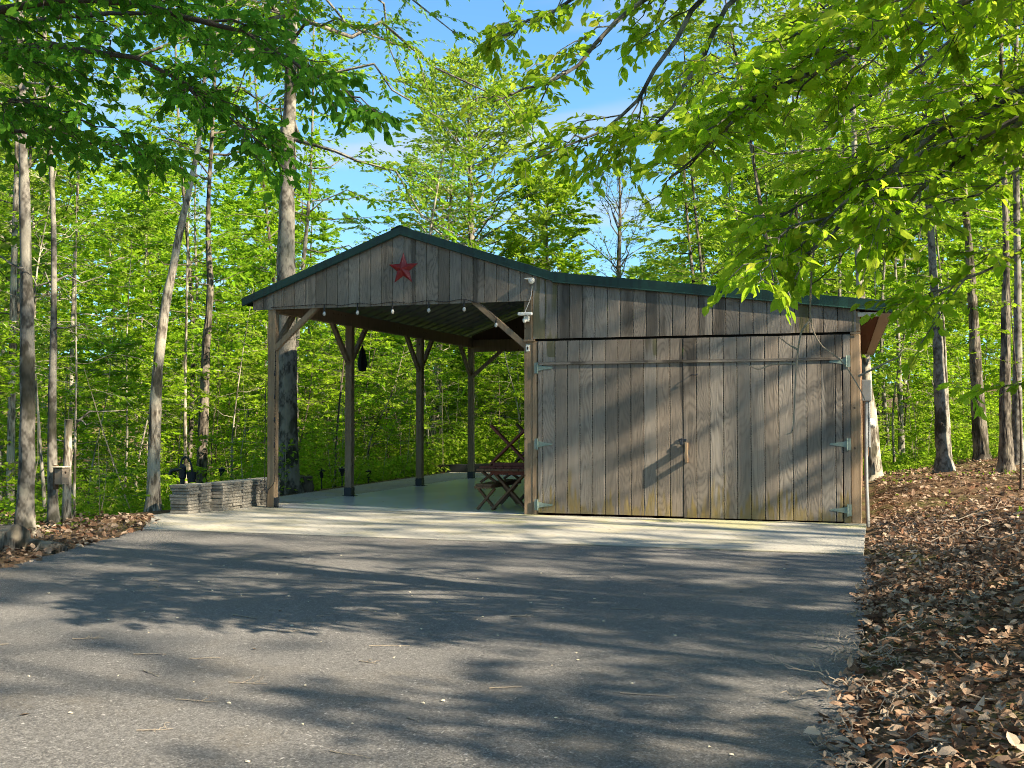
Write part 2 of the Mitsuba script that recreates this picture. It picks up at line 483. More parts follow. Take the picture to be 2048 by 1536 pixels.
part(front, 'board', m, 'siding_wood', uv=uv)
part(front, 'trim', cbox(2.45, 2.593, -0.02, -0.0165, 2.76, 2.79, 0.001), 'post_wood')
part(front, 'sill_ledge', cbox(-2.56, -2.36, -0.03, -0.001, 2.755, 2.785, 0.004), 'post_wood')
part(front, 'corner_trim', cbox(-2.43, -2.404, -0.022, -0.001, 2.79, 3.62, 0.003), 'post_wood')
# what stands behind: the other walls of the closed part and the back gable
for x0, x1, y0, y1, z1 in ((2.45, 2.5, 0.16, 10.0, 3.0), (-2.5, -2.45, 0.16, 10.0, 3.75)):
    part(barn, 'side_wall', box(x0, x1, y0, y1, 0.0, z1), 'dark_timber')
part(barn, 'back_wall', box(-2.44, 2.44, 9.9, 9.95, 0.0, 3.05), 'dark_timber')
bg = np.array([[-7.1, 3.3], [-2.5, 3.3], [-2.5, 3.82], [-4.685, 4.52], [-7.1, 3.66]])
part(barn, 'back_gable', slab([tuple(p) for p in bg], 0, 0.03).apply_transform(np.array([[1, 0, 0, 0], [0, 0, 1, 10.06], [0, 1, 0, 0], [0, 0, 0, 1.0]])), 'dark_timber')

part(barn, 'door_header', box(-2.40, 2.44, 0.03, 0.09, 2.62, 2.95), 'void')

# posts
PY = [0.0, 2.977, 6.581, 10.0]


def post(x0, y0, z1, mat, sleeve=True, w=0.142):
    p = part(barn, 'post', cbox(x0, x0 + w, y0 + 0.002, y0 + 0.002 + w, 0.002, z1, 0.008), mat)
    if sleeve:
        part(p, 'base_sleeve', join([box(x0 + w, x0 + w + 0.006, y0 - 0.001, y0 + w, 0.008, 0.17), box(x0 - 0.006, x0, y0 - 0.001, y0 + w, 0.008, 0.17), box(x0 - 0.006, x0 + w + 0.006, y0 + w + 0.004, y0 + w + 0.01, 0.008, 0.17)]
                                    + ([box(x0 - 0.006, x0 + w + 0.006, y0 - 0.007, y0 - 0.001, 0.008, 0.17)] if y0 > 0.5 else [])), 'black_iron')
        part(p, 'base_plate', cbox(x0 - 0.05, x0 + w + 0.07, y0 - 0.02, y0 + w + 0.03, 0.002, 0.009, 0.002), 'black_iron')
    return p


for n, y in enumerate(PY):
    post(XL, y, 3.50, 'post_wood')
post(-2.548, 0.0, 3.60, 'post_wood', sleeve=False)
post(2.449, 0.0, 2.755, 'post_wood', sleeve=False)
part(barn, 'post', cbox(2.449, 2.591, -0.012, 0.12, 2.80, 3.10, 0.006), 'post_wood')

# beams and braces
part(barn, 'side_beam', cbox(-7.15, -7.05, 0.15, 10.15, 3.353, 3.60, 0.006), 'post_wood')
part(barn, 'back_beam', cbox(-7.045, -2.50, 9.99, 10.05, 3.24, 3.55, 0.006), 'post_wood')
part(barn, 'front_beam', cbox(-7.04, -2.552, 0.03, 0.07, 3.44, 3.56, 0.004), 'post_wood')
part(barn, 'brace', beam((-7.075, 0.055, 2.72), (-6.27, 0.055, 3.43), 0.085, 0.09), 'post_wood')
part(barn, 'brace', beam((-2.50, 0.055, 2.66), (-3.42, 0.055, 3.44), 0.085, 0.09), 'post_wood')
xb = XL + 0.06
part(barn, 'brace', beam((xb, 0.10, 2.70), (xb, 0.82, 3.42), 0.085, 0.085), 'post_wood')
for y in PY[1:3]:
    for s in (-1, 1):
        part(barn, 'brace', beam((xb, y + 0.07 + s * 0.04, 2.62), (xb, y + 0.07 + s * 0.80, 3.42), 0.085, 0.085), 'post_wood')
part(barn, 'brace', beam((xb, 10.03, 2.62), (xb, 9.25, 3.42), 0.085, 0.085), 'post_wood')
part(barn, 'brace', beam((-7.08, 10.02, 2.60), (-6.20, 10.02, 3.32), 0.085, 0.085), 'post_wood')

# roof: ribbed sheets side by side, rake trim, ridge cap, eaves


def roof_sheet(a, b, y0, y1):
    """One ribbed metal sheet from a to b (x, z), with its underside 3 mm below."""
    ys, zs = [], []
    p = 0.4572
    n0, n1 = int(math.floor(y0 / p)), int(math.ceil(y1 / p))
    for k in range(n0, n1 + 1):
        for o, h in ((-0.075, 0), (-0.055, 0.05), (0.055, 0.05), (0.075, 0)):
            y = k * p + o
            if y0 < y < y1:
                ys.append(y)
                zs.append(h)
    ys, zs = np.array([y0 + .001] + ys + [y1 - .001]), np.array([0] + zs + [0])
    t = np.array([b[0] - a[0], 0, b[1] - a[1]])
    nrm = unit(np.array([-t[2], 0, t[0]]))
    v = []
    for o in (0.0, -0.003):
        for e in (0, 1):
            base = np.array([a[0], 0, a[1]]) + e * t
            v.append(base + np.stack([0 * ys, ys, 0 * ys], -1) + (zs[:, None] + o) * nrm)
    n = len(ys)
    v = np.vstack(v)
    k = np.arange(n - 1)
    q1 = np.stack([k, k + n, k + n + 1, k + 1], -1)
    q2 = np.stack([k + 2 * n, k + 2 * n + 1, k + 3 * n + 1, k + 3 * n], -1)
    rim = np.stack([k, k + 1, k + 2 * n + 1, k + 2 * n], -1)
    rim2 = np.stack([k + n, k + 3 * n, k + 3 * n + 1, k + n + 1], -1)
    return v, np.vstack([q1, q2, rim, rim2])


roof = part(barn, 'roof', beam((-4.685, 0.03, 4.60), (-4.685, 10.3, 4.60), 0.04, 0.12), 'dark_timber')
ysh = np.append(np.arange(-0.045, ROOF_BACK - 0.5, 0.9144), ROOF_BACK)
for (a, b) in ((EAVE_L, RIDGE), (RIDGE, KINK), (KINK, (3.02, 3.193))):
    a, b = (a[0], a[1] - 0.012), (b[0], b[1] - 0.012)
    for y0, y1 in zip(ysh[:-1], ysh[1:]):
        bb = b if b[0] < 3 else (b[0] - 0.026 * y0, b[1])
        part(roof, 'sheet', roof_sheet(a, bb, y0, y1), 'sheet_metal')


def rake(a, b, h, lip=0.05):
    """Folded rake trim: a face down the front and a lip over the roof."""
    (xa, za), (xb_, zb) = a, b
    y0, y1 = -0.062, -0.047
    prof = [(y0, -h), (y1, -h), (y1, -0.004), (lip, -0.004), (lip, 0.004), (y0, 0.004)]
    prof = [(y0 - 0.012, -h), (y0 + 0.004, -h - 0.012), (y1, -h), (y1, -0.006), (lip, -0.006), (lip, 0.034), (y0, 0.034), (y0, -h + 0.014)]
    n = len(prof)
    v = np.array([[x, y, z + dz] for x, z in ((xa, za), (xb_, zb)) for y, dz in prof])
    tri = trimesh.creation.extrude_polygon(__import__('shapely').Polygon(prof), 1.0, engine='earcut')
    u = np.array(tri.vertices)
    w = u[:, 2:3]
    P = np.array([xa, 0, za]) * (1 - w) + np.array([xb_, 0, zb]) * w
    P[:, 1] = u[:, 0]
    P[:, 2] += u[:, 1]
    return P, np.array(tri.faces)[:, ::-1]


mid = (-4.685, 4.685)
for a, b, h in ((EAVE_L, mid, 0.105), (mid, KINK, 0.105), (KINK, (0.55, 3.495), 0.125), ((0.548, 3.4955), EAVE_R, 0.125)):
    part(roof, 'rake_trim', rake(a, b, h), 'green_metal')
cap = np.array([(-0.16, -0.062), (0, 0.0), (0.16, -0.058), (0.16, -0.068), (0, -0.010), (-0.16, -0.072)])
part(roof, 'ridge_cap', slab([tuple(c) for c in cap], -0.08, ROOF_BACK).apply_transform(np.array([[1, 0, 0, -4.685], [0, 0, 1, 0], [0, 1, 0, 4.735], [0, 0, 0, 1.0]])), 'green_metal')
part(roof, 'eave_trim', box(-7.672, -7.655, -0.05, ROOF_BACK, 3.50, 3.60), 'green_metal')
e0, e1 = np.array([3.05, -0.045, 3.12]), np.array([3.05 - 0.026 * ROOF_BACK, ROOF_BACK, 3.12])
part(roof, 'eave_trim', beam(e0 + [-0.01, 0, 0], e1, 0.012, 0.12, 0.002), 'green_metal')
# right-hand eave seen from below: soffit panels, brown board, cream lookout
for k in range(14):
    y0, y1 = 0.02 + k * 0.8, 0.02 + k * 0.8 + 0.792
    xo0, xo1 = 3.035 - 0.026 * y0, 3.035 - 0.026 * y1
    v = np.array([[x, y, z] for z in (3.052, 3.062) for x, y in ((xo0 - 0.16, y0), (xo0, y0), (xo1 - 0.16, y1), (xo1, y1))])
    part(roof, 'soffit_panel', (v, BOXF), 'soffit_panel')
v = np.array([[x, y, z] for z in (3.075, 3.085) for x, y in ((2.55, 0.02), (2.88, 0.02), (2.55 - 0.026 * 11.2, 11.2), (2.88 - 0.026 * 11.2, 11.2))])
part(roof, 'soffit_board', (v, BOXF), 'rust_brown')
part(roof, 'lookout', cbox(2.56, 2.86, -0.03, 0.015, 3.01, 3.072, 0.004), 'cream_paint')

# doors
ZD = 2.755


def t_hinge(door, x, z, s):
    """A T hinge: square leaf on the jamb, tapered strap on the door, barrel and screws between."""
    poly = [(0, -0.05), (0.10, -0.028), (0.235, -0.012), (0.25, 0), (0.235, 0.012), (0.10, 0.028), (0, 0.05)]
    strap = slab([(x + s * a, b) for a, b in (poly if s > 0 else poly[::-1])], 0, 0.005)
    strap.apply_transform(np.array([[1, 0, 0, 0], [0, 0, -1, -0.0185], [0, 1, 0, z], [0, 0, 0, 1.0]]))
    leaf = cbox(min(x, x - s * 0.055), max(x, x - s * 0.055), -0.026, -0.0195, z - 0.085, z + 0.085, 0.001)
    h = part(door, 'hinge', join([(np.array(strap.vertices), np.array(strap.faces)), leaf]), 'hinge_metal')
    part(h, 'barrel', tube([(x, -0.028, z - 0.09), (x, -0.028, z + 0.09)], 0.009, 8), 'hinge_metal')
    pts = [(x - s * 0.03, -0.028, z + d) for d in (-0.055, 0.0, 0.055)] + [(x + s * d, -0.025, z) for d in (0.05, 0.12, 0.19)]
    part(h, 'screw', join([tube([(a, b, c), (a, b - 0.003, c)], 0.007, 6) for a, b, c in pts]), 'grey_steel')


dl = part(barn, 'door', box(-2.30, -0.006, 0.004, 0.02, 0.05, ZD - 0.03), 'void')
boards(dl, np.array([-2.315, -2.235] + [k * S for k in range(-10, 1)]), 0.035, ZD, 100, yf=-0.014, thick=0.017)
dr_ = part(barn, 'door', box(0.006, 2.38, 0.004, 0.02, 0.05, ZD - 0.03), 'void')
boards(dr_, np.array([k * S for k in range(0, 12)] + [2.335]), 0.022, ZD, 140, yf=-0.019, thick=0.022)
labels[dl] = {'label': 'left leaf of the double door with strongly figured grain'}
labels[dr_] = {'label': 'right leaf of the double door with the handle and browner boards'}
for door, x0, x1 in ((dl, -2.30, -0.004), (dr_, 0.004, 2.32)):
    part(door, 'rail', beam((x0, -0.029, 2.398), (x1, -0.029, 2.405), 0.02, 0.042, 0.003), 'siding_wood')
for z in (0.16, 1.12, 2.33):
    t_hinge(dl, -2.315, z, 1)
    t_hinge(dr_, 2.395, z + 0.03, -1)
part(barn, 'door_jamb', cbox(-2.405, -2.325, -0.006, 0.06, 0.004, ZD, 0.004), 'post_wood')
part(barn, 'door_jamb', cbox(2.345, 2.447, -0.012, 0.06, 0.004, ZD, 0.004), 'siding_wood')
# pull handle, hasp and padlock
h = part(dr_, 'handle', cbox(0.045, 0.085, -0.165, -0.125, 0.86, 1.16, 0.006), 'post_wood')
part(h, 'standoff', cbox(0.045, 0.085, -0.124, -0.0195, 0.86, 0.93, 0.004), 'dark_timber')
part(h, 'standoff', cbox(0.045, 0.085, -0.124, -0.0195, 1.05, 1.16, 0.004), 'dark_timber')
hs = part(dr_, 'hasp', cbox(-0.07, 0.05, -0.032, -0.0195, 1.18, 1.215, 0.002), 'black_iron')
part(hs, 'padlock', cbox(-0.045, 0.005, -0.062, -0.034, 1.12, 1.175, 0.006), 'black_iron')
part(hs, 'shackle', tube(spline([(-0.035, -0.048, 1.175), (-0.035, -0.048, 1.21), (-0.02, -0.048, 1.225), (-0.005, -0.048, 1.21), (-0.005, -0.048, 1.175)], 14), 0.005, 6), 'black_iron')
part(dr_, 'hook', tube(spline([(0.13, -0.018, 2.19), (0.14, -0.07, 2.19), (0.20, -0.09, 2.185), (0.235, -0.08, 2.2)], 10), 0.009, 6), 'black_iron')

# ------------------------------------------------------------------ things on the shed
star = thing('metal_star', 'dark red five-pointed metal barn star hanging on the gable boards', 'star')
R1, R2 = 0.275, 0.112
pts = [np.array([-4.640 + r * math.sin(a), -0.022, 4.005 + r * math.cos(a)]) for k in range(10) for r, a in [((R1, R2)[k % 2], k * math.pi / 5)]]
apex = np.array([-4.640, -0.115, 4.005])
for k in range(5):
    tip, l, r = pts[2 * k], pts[2 * k - 1], pts[(2 * k + 1) % 10]
    back = [p + [0, 0.004, 0] for p in (tip, l, r, apex)]
    v = np.array([tip, l, r, apex] + back)
    f = np.array([[0, 3, 1], [0, 2, 3], [4, 5, 7], [4, 7, 6], [0, 1, 5], [0, 5, 4], [0, 4, 6], [0, 6, 2], [1, 3, 7], [1, 7, 5], [2, 6, 7], [2, 7, 3]])
    part(star, 'point', (v, f), 'star_red')

cam = thing('dome_camera', 'small white dome camera under the green roof trim above the shed post', 'camera')
part(cam, 'bracket', cbox(-2.50, -2.36, -0.13, -0.017, 3.745, 3.76, 0.003), 'white_plastic')
part(cam, 'dome', lathe([(0.0, -0.075), (0.025, -0.07), (0.045, -0.045), (0.05, -0.02), (0.05, 0.0), (0, 0.0)], (-2.40, -0.08, 3.744)), 'white_plastic', smooth=40)
fl = thing('floodlight', 'white twin-head floodlight on the shed post between carport and doors', 'floodlight')
part(fl, 'base', cbox(-2.53, -2.45, -0.075, -0.001, 3.07, 3.16, 0.008), 'white_plastic')
part(fl, 'lamp_head', cbox(-2.61, -2.495, -0.15, -0.085, 3.165, 3.215, 0.01), 'white_plastic')
part(fl, 'lamp_head', cbox(-2.487, -2.375, -0.15, -0.085, 3.165, 3.215, 0.01), 'white_plastic')
part(fl, 'motion_sensor', lathe([(0, -0.05), (0.022, -0.045), (0.032, -0.02), (0.032, 0.012), (0, 0.014)], (-2.51, -0.09, 3.10)), 'white_plastic', smooth=40)
part(fl, 'cable', tube(spline([(-2.40, -0.024, 3.74), (-2.41, -0.03, 3.55), (-2.44, -0.03, 3.42), (-2.50, -0.028, 3.28), (-2.52, -0.06, 3.205)], 20), 0.004, 6), 'white_plastic')
ou = thing('outlet_plate', 'small white outlet plate on the post below the floodlight', 'outlet')
part(ou, 'plate', cbox(-2.515, -2.455, -0.008, 0.001, 2.60, 2.71, 0.002), 'white_plastic')
part(ou, 'socket', cbox(-2.497, -2.473, -0.016, -0.0085, 2.625, 2.675, 0.004), 'black_plastic')


def bulb(parent, x, y, z, drop):
    s = part(parent, 'socket', tube([(x, y, z), (x, y, z - drop * 0.5), (x, y, z - drop * 0.55), (x, y, z - drop)], [0.009, 0.009, 0.018, 0.017], 8), 'black_plastic')
    part(s, 'bulb', lathe([(0, -0.074), (0.015, -0.069), (0.026, -0.05), (0.026, -0.03), (0.016, -0.006), (0.012, 0.0), (0, 0.002)], (x, y, z - drop)), 'bulb_glass', smooth=40)


sl = thing('string_lights', 'string of round bulbs hanging below the gable boards of the carport', 'string lights')
bx = [-6.09, -5.47, -4.83, -4.18, -3.56]
cable = []
for k, x in enumerate(bx):
    cable += [(x, -0.026, 3.465), (x + 0.3, -0.026, 3.435 if k < 4 else 3.44)]
cable = [(-7.12, -0.026, 3.44)] + cable + [(-3.02, 0.0, 3.14)]
cable[-2] = (-3.25, -0.02, 3.35)
part(sl, 'cable', tube(spline(cable, 60), 0.005, 6), 'black_plastic')
for x in bx:
    bulb(sl, x, -0.026, 3.46, 0.12)
bulb(sl, -3.02, 0.0, 3.14, 0.07)
sl2 = thing('string_lights', 'string of small dark bulbs wound down the front left carport post', 'string lights')
cab = []
for k in range(9):
    z = 2.66 - k * 0.31
    cab += [(-7.215, -0.02, z), (-7.215, -0.018, z - 0.15), (-7.02, -0.02, z - 0.2)] if k % 2 == 0 else [(-7.02, -0.02, z), (-7.02, -0.018, z - 0.15), (-7.215, -0.02, z - 0.2)]
cab = [(-7.025, -0.016, 2.7 - 0.24 * k) for k in range(10)] + [(-7.04, -0.02, 0.42), (-7.12, -0.018, 0.33), (-7.215, -0.016, 0.28), (-7.215, -0.016, 0.7), (-7.213, -0.016, 1.4), (-7.21, -0.016, 2.2)]
part(sl2, 'cable', tube(spline(cab, 90), 0.006, 6), 'black_plastic')
for x, z in ((-7.025, 2.35), (-7.025, 1.95), (-7.025, 1.55), (-7.025, 1.12), (-7.213, 1.95), (-7.213, 1.60), (-7.213, 1.20), (-7.16, 0.32)):
    part(sl2, 'socket', tube([(x, -0.024, z), (x, -0.030, z - 0.05), (x, -0.032, z - 0.09)], [0.009, 0.016, 0.012], 8), 'black_plastic')
bag = thing('folded_cloth', 'dark folded cloth hanging from the brace of the second carport post', 'cloth')
prof = [(0.004, 0.0), (0.02, -0.05), (0.05, -0.14), (0.075, -0.30), (0.08, -0.42), (0.06, -0.52), (0.0, -0.54)]
v, f = lathe(prof, (-7.12, 3.62, 3.02), 18)
a = np.arctan2(v[:, 1] - 3.62, v[:, 0] + 7.12)
k = 1 + 0.28 * np.cos(5 * a) + 0.1 * np.cos(9 * a)
v[:, 0] = -7.12 + (v[:, 0] + 7.12) * k
v[:, 1] = 3.62 + (v[:, 1] - 3.62) * k
part(bag, 'cloth', (v, f), 'black_cloth', smooth=50)
part(bag, 'cord', tube([(-7.12, 3.62, 3.02), (-7.12, 3.62, 3.25)], 0.006, 6), 'black_plastic')

mt = thing('electric_meter', 'grey electric meter box and pipe on the right side of the shed', 'meter')
part(mt, 'box', cbox(2.60, 2.74, 0.30, 0.55, 1.78, 2.10, 0.01), 'grey_steel')
part(mt, 'conduit', tube([(2.655, 0.35, 1.78), (2.65, 0.34, 1.0), (2.655, 0.30, 0.55), (2.675, 0.26, -0.1)], 0.03, 10), 'grey_steel', smooth=40)
part(mt, 'conduit', tube([(2.70, 0.42, 1.78), (2.70, 0.42, 1.10)], 0.02, 10), 'grey_steel', smooth=40)
part(mt, 'junction_box', cbox(2.61, 2.69, 0.62, 0.85, 0.95, 1.75, 0.008), 'dark_timber')
part(mt, 'meter_glass', lathe([(0, 0.10), (0.06, 0.09), (0.075, 0.06), (0.08, 0.0), (0, 0)], (0, 0, 0)), 'white_plastic', smooth=40,
     to_world=T().translate([2.695, 0.72, 1.45]).rotate([0, 1, 0], 90))

# ------------------------------------------------------------------ loose things on the slab
sag = rng
pv_group = 'square concrete pavers stacked beside the carport'
px_, py_ = -7.66, -1.62
stacks = [(0.0, 0.0, 9), (0.02, 0.315, 9), (0.16, 0.76, 9), (0.14, 1.07, 9), (0.15, 1.39, 9), (0.13, 1.70, 9), (0.15, 2.02, 9), (0.14, 2.34, 9)]
names = ['nearest stack', 'second stack', 'third stack', 'fourth stack', 'fifth stack', 'sixth stack', 'seventh stack', 'farthest stack']
for (ox, oy, n), nm in zip(stacks, names):
    for k in range(n):
        r = np.random.default_rng(int(1000 * oy) + k)
        jx, jy = r.normal(0, 0.011, 2)
        t = thing('paver', f'flat grey concrete paver in the {nm} of the row beside the carport' if k < n - 1 else f'grey concrete paver lying on top of the {nm} beside the carport', 'paver', pv_group)
        a = r.normal(0, 0.018)
        v, f = cbox(-0.335, 0.0, 0.0, 0.302, 0.0, 0.046, 0.006)
        c, s_ = math.cos(a), math.sin(a)
        v = np.stack([px_ + ox + jx + c * v[:, 0] - s_ * v[:, 1], py_ + oy + jy + s_ * v[:, 0] + c * v[:, 1], 0.002 + k * 0.0515 + v[:, 2]], -1)
        scene[t] = mikit.ply((v, f), 'paver_concrete')


def x_frame(t, y, xc, hw, z0, z1, mat, flip=False, w=0.105, d=0.038):
    """Two crossed legs in the plane y."""
    for s, o in ((1, 0.0), (-1, d + 0.002)):
        part(t, 'leg', beam((xc - s * hw, y + o, z0 + 0.02), (xc + s * hw, y + o, z1 - 0.01), d, w, 0.003, up=(0, 1, 0)), mat)


def plank_top(t, xc, w, n, y0, y1, z0, z1, mat, name='plank'):
    e = w / n
    for k in range(n):
        part(t, name, cbox(xc - w / 2 + k * e + 0.004, xc - w / 2 + (k + 1) * e - 0.004, y0, y1, z0, z1, 0.004), mat)


tb = thing('picnic_table', 'brown wooden picnic table with crossed legs standing on the carport floor', 'table')
plank_top(tb, -3.03, 0.88, 6, 0.30, 2.1, 0.665, 0.70, 'dark_timber')
x_frame(tb, 0.50, -2.955, 0.30, 0.0, 0.665, 'brown_stain')
x_frame(tb, 1.82, -2.955, 0.30, 0.0, 0.665, 'brown_stain')
part(tb, 'cross_rail', cbox(-3.27, -2.62, 0.44, 0.48, 0.60, 0.664, 0.003), 'red_stain')
part(tb, 'cross_rail', cbox(-3.27, -2.62, 1.86, 1.90, 0.60, 0.664, 0.003), 'red_stain')
tu = thing('picnic_table', 'red-brown picnic table turned upside down on top of the other table', 'table')
plank_top(tu, -3.02, 0.86, 6, 0.38, 2.25, 0.702, 0.737, 'red_stain')
x_frame(tu, 0.55, -2.97, 0.34, 0.737, 1.42, 'red_stain')
x_frame(tu, 1.95, -2.97, 0.34, 0.737, 1.44, 'dark_timber')
part(tu, 'cross_rail', cbox(-3.25, -2.63, 0.50, 0.54, 0.738, 0.80, 0.003), 'red_stain')
bn = thing('bench', 'low brown wooden bench with crossed legs beside the picnic table', 'bench')
plank_top(bn, -3.37, 0.30, 2, 0.34, 2.0, 0.375, 0.41, 'brown_stain')
x_frame(bn, 0.52, -3.37, 0.15, 0.0, 0.375, 'brown_stain', w=0.065)
x_frame(bn, 1.75, -3.37, 0.15, 0.0, 0.375, 'brown_stain', w=0.065)
bu = thing('bench', 'brown bench turned upside down on the seat of the lower bench', 'bench')
plank_top(bu, -3.36, 0.29, 2, 0.36, 2.0, 0.412, 0.447, 'brown_stain')
x_frame(bu, 0.56, -3.35, 0.13, 0.447, 0.66, 'dark_timber', w=0.06)
x_frame(bu, 1.8, -3.35, 0.13, 0.447, 0.66, 'dark_timber', w=0.06)
tm = thing('landscape_timber', 'dark timber edging along the back of the carport floor', 'timber')
scene[tm] = mikit.ply(join([beam((-9.2, 13.1, 0.06), (-5.2, 13.1, 0.16), 0.14, 0.30), beam((-5.2, 13.1, 0.16), (-2.2, 13.1, 0.16), 0.14, 0.30)]), 'black_cloth')

# hand pump, torches, nest box, stump, log
pm = thing('hand_pump', 'blue-black cast iron hand water pump behind the paver stacks', 'pump')
P0 = np.array([-9.83, 1.41, float(ground_z(-9.83, 1.41))])
dz = -0.05 - P0[2]
part(pm, 'body', lathe([(0.05, 0), (0.05, 0.10), (0.045, 0.12), (0.045, dz + 0.42), (0.065, dz + 0.44), (0.07, dz + 0.62), (0.078, dz + 0.63), (0.078, dz + 0.65), (0.03, dz + 0.70), (0, dz + 0.71)], P0, 16), 'black_iron', smooth=40)
top = P0 + [0, 0, dz]
part(pm, 'spout', tube(spline([top + [0.0, 0, 0.60], top + [-0.10, -0.05, 0.60], top + [-0.19, -0.09, 0.57], top + [-0.21, -0.10, 0.50]], 12), np.linspace(0.036, 0.03, 12), 10), 'black_iron', smooth=40)
part(pm, 'handle', tube(spline([top + [-0.03, -0.01, 0.62], top + [-0.02, 0, 0.78], top + [0.06, 0.02, 0.84], top + [0.14, 0.05, 0.74], top + [0.17, 0.07, 0.55]], 18), 0.02, 8), 'black_iron', smooth=40)
bk = part(pm, 'bucket', lathe([(0, 0.0), (0.075, 0.0), (0.095, 0.20), (0.088, 0.20), (0.07, 0.01), (0, 0.012)], top + [0.16, 0.06, 0.36], 16), 'black_iron', smooth=40)

for x, y, h, lab in ((-10.5, 3.82, 0.46, 'black garden torch behind the paver stacks'), (-8.95, 5.40, 0.38, 'black garden torch standing beyond the big tree stump'),
                     (-8.62, 5.75, 0.41, 'black garden torch half hidden by the second carport post'), (-9.02, 7.98, 0.25, 'black garden torch right of the second carport post')):
    t = thing('garden_torch', lab, 'torch', 'garden torches along the walkway')
    z0 = float(ground_z(x, y)) - 0.05
    part(t, 'pole', tube([(x, y, z0), (x, y, h - 0.16)], 0.013, 8), 'black_iron')
    part(t, 'basket', lathe([(0, -0.17), (0.03, -0.17), (0.045, -0.08), (0.075, -0.005), (0.08, 0.0), (0.06, 0.008), (0.02, 0.015), (0.016, 0.04), (0, 0.042)], (x, y, h), 14), 'black_iron', smooth=40)
nb = thing('nest_box', 'small weathered wooden nest box fixed to the thin left trunk', 'nest box')
part(nb, 'body', cbox(-8.49, -8.37, -3.71, -3.58, 0.575, 0.80, 0.004), 'box_wood')
part(nb, 'front', cbox(-8.369, -8.355, -3.715, -3.575, 0.578, 0.815, 0.003), 'box_wood')
part(nb, 'roof', cbox(-8.51, -8.33, -3.74, -3.56, 0.817, 0.835, 0.003), 'cream_paint')
part(nb, 'hole', tube([(-8.3555, -3.645, 0.745), (-8.352, -3.645, 0.745)], 0.018, 12), 'void')
part(nb, 'mounting_post', cbox(-8.545, -8.495, -3.68, -3.61, 0.50, 0.85, 0.003), 'dark_timber')


def rough_log(a, b, r, seed, sides=18, k=12):
    """A log or stump with an uneven barky outline and flat sawn ends."""
    v, f = tubes(np.linspace(a, b, k)[None], np.full((1, k), r), sides)
    ax = unit(np.array(b, float) - a)
    c = a + ((v - a) @ ax)[:, None] * ax
    n = meshkit.fbm(v * 6.0, 3, seed=seed)[:, None]
    return c + (v - c) * (0.72 + 0.55 * n), f


gz = float(ground_z(-8.75, 5.0))
st = thing('tree_stump', 'mossy cut tree stump just right of the big grey beech trunk', 'stump')
scene[st] = mikit.ply(rough_log(np.array([-8.99, 4.35, gz - 0.2]), np.array([-8.97, 4.35, 0.30]), 0.33, 3, 22), 'bark_rough', smooth=50)
lg = thing('rotten_log', 'dark rotten log end half buried in leaves at the left driveway edge', 'log')
part(lg, 'log', rough_log(np.array([-9.0, -6.35, 0.12]), np.array([-6.62, -6.55, 0.10]), 0.21, 8, 20, 16), 'bark_rough', smooth=50)
part(lg, 'slab', rough_log(np.array([-6.9, -6.3, 0.05]), np.array([-6.15, -6.35, -0.02]), 0.10, 5, 14, 10), 'bark_rough', smooth=50)

# ------------------------------------------------------------------ leaves and trees


def leaves2(P, D, N, L, W, C):
    """Simple folded leaves: 4 corners, 2 triangles each."""
    D = unit(D)
    Sd = unit(np.cross(D, N))
    N = np.cross(Sd, D)
    L, W = L[:, None], W[:, None]
    mid = P + D * L * 0.45 + N * W * 0.16
    v = np.stack([P, mid - Sd * W / 2, P + D * L - N * L * 0.08, mid + Sd * W / 2], 1)
    n = len(P)
    f = (np.array([[0, 3, 2], [0, 2, 1]])[None] + (np.arange(n) * 4)[:, None, None]).reshape(-1, 3)
    return v.reshape(-1, 3), f, np.repeat(C, 4, 0)


def leaves6(P, D, N, L, W, C, curl):
    """Close leaves: a bent midrib and four margin points, 6 triangles each."""
    D = unit(D)
    Sd = unit(np.cross(D, N))
    N = np.cross(Sd, D)
    L, W, curl = L[:, None], W[:, None], curl[:, None]
    m = P + D * L * 0.5 - N * W * 0.10
    tip = P + D * L - N * L * curl
    a, b = P + D * L * 0.28 + N * W * 0.10, P + D * L * 0.66 + N * (W * 0.08 - L * curl * 0.35)
    v = np.stack([P, a - Sd * W * 0.46, b - Sd * W * 0.42, tip, b + Sd * W * 0.42, a + Sd * W * 0.46, m], 1)
    n = len(P)
    f = (np.array([[0, 6, 1], [1, 6, 2], [2, 6, 3], [3, 6, 4], [4, 6, 5], [5, 6, 0]])[None] + (np.arange(n) * 7)[:, None, None]).reshape(-1, 3)
    return v.reshape(-1, 3), f, np.repeat(C, 7, 0)


GREENS = {'bright': ((0.25, 0.44, 0.016), (0.36, 0.52, 0.034)), 'fresh': ((0.175, 0.36, 0.018), (0.29, 0.46, 0.028)), 'yellow': ((0.28, 0.43, 0.035), (0.37, 0.49, 0.065)),
          'olive': ((0.17, 0.29, 0.035), (0.27, 0.37, 0.055)), 'sunlit_lime': ((0.31, 0.54, 0.016), (0.45, 0.64, 0.05)), 'shaded_deep': ((0.09, 0.27, 0.025), (0.16, 0.36, 0.035))}  # last two sets put sunlight and shade of the overhanging boughs into leaf colour


def palette(r, name, n):
    a, b = (np.array(c) for c in GREENS[name])
    t = r.random((n, 1))
    return np.clip((a * (1 - t) + b * t) * r.normal(1, 0.12, (n, 1)), 0.005, 0.6)


def rotate_about(v, ax, ang):
    c, s = np.cos(ang)[:, None], np.sin(ang)[:, None]
    return v * c + np.cross(ax, v) * s + ax * (ax * v).sum(-1, keepdims=True) * (1 - c)


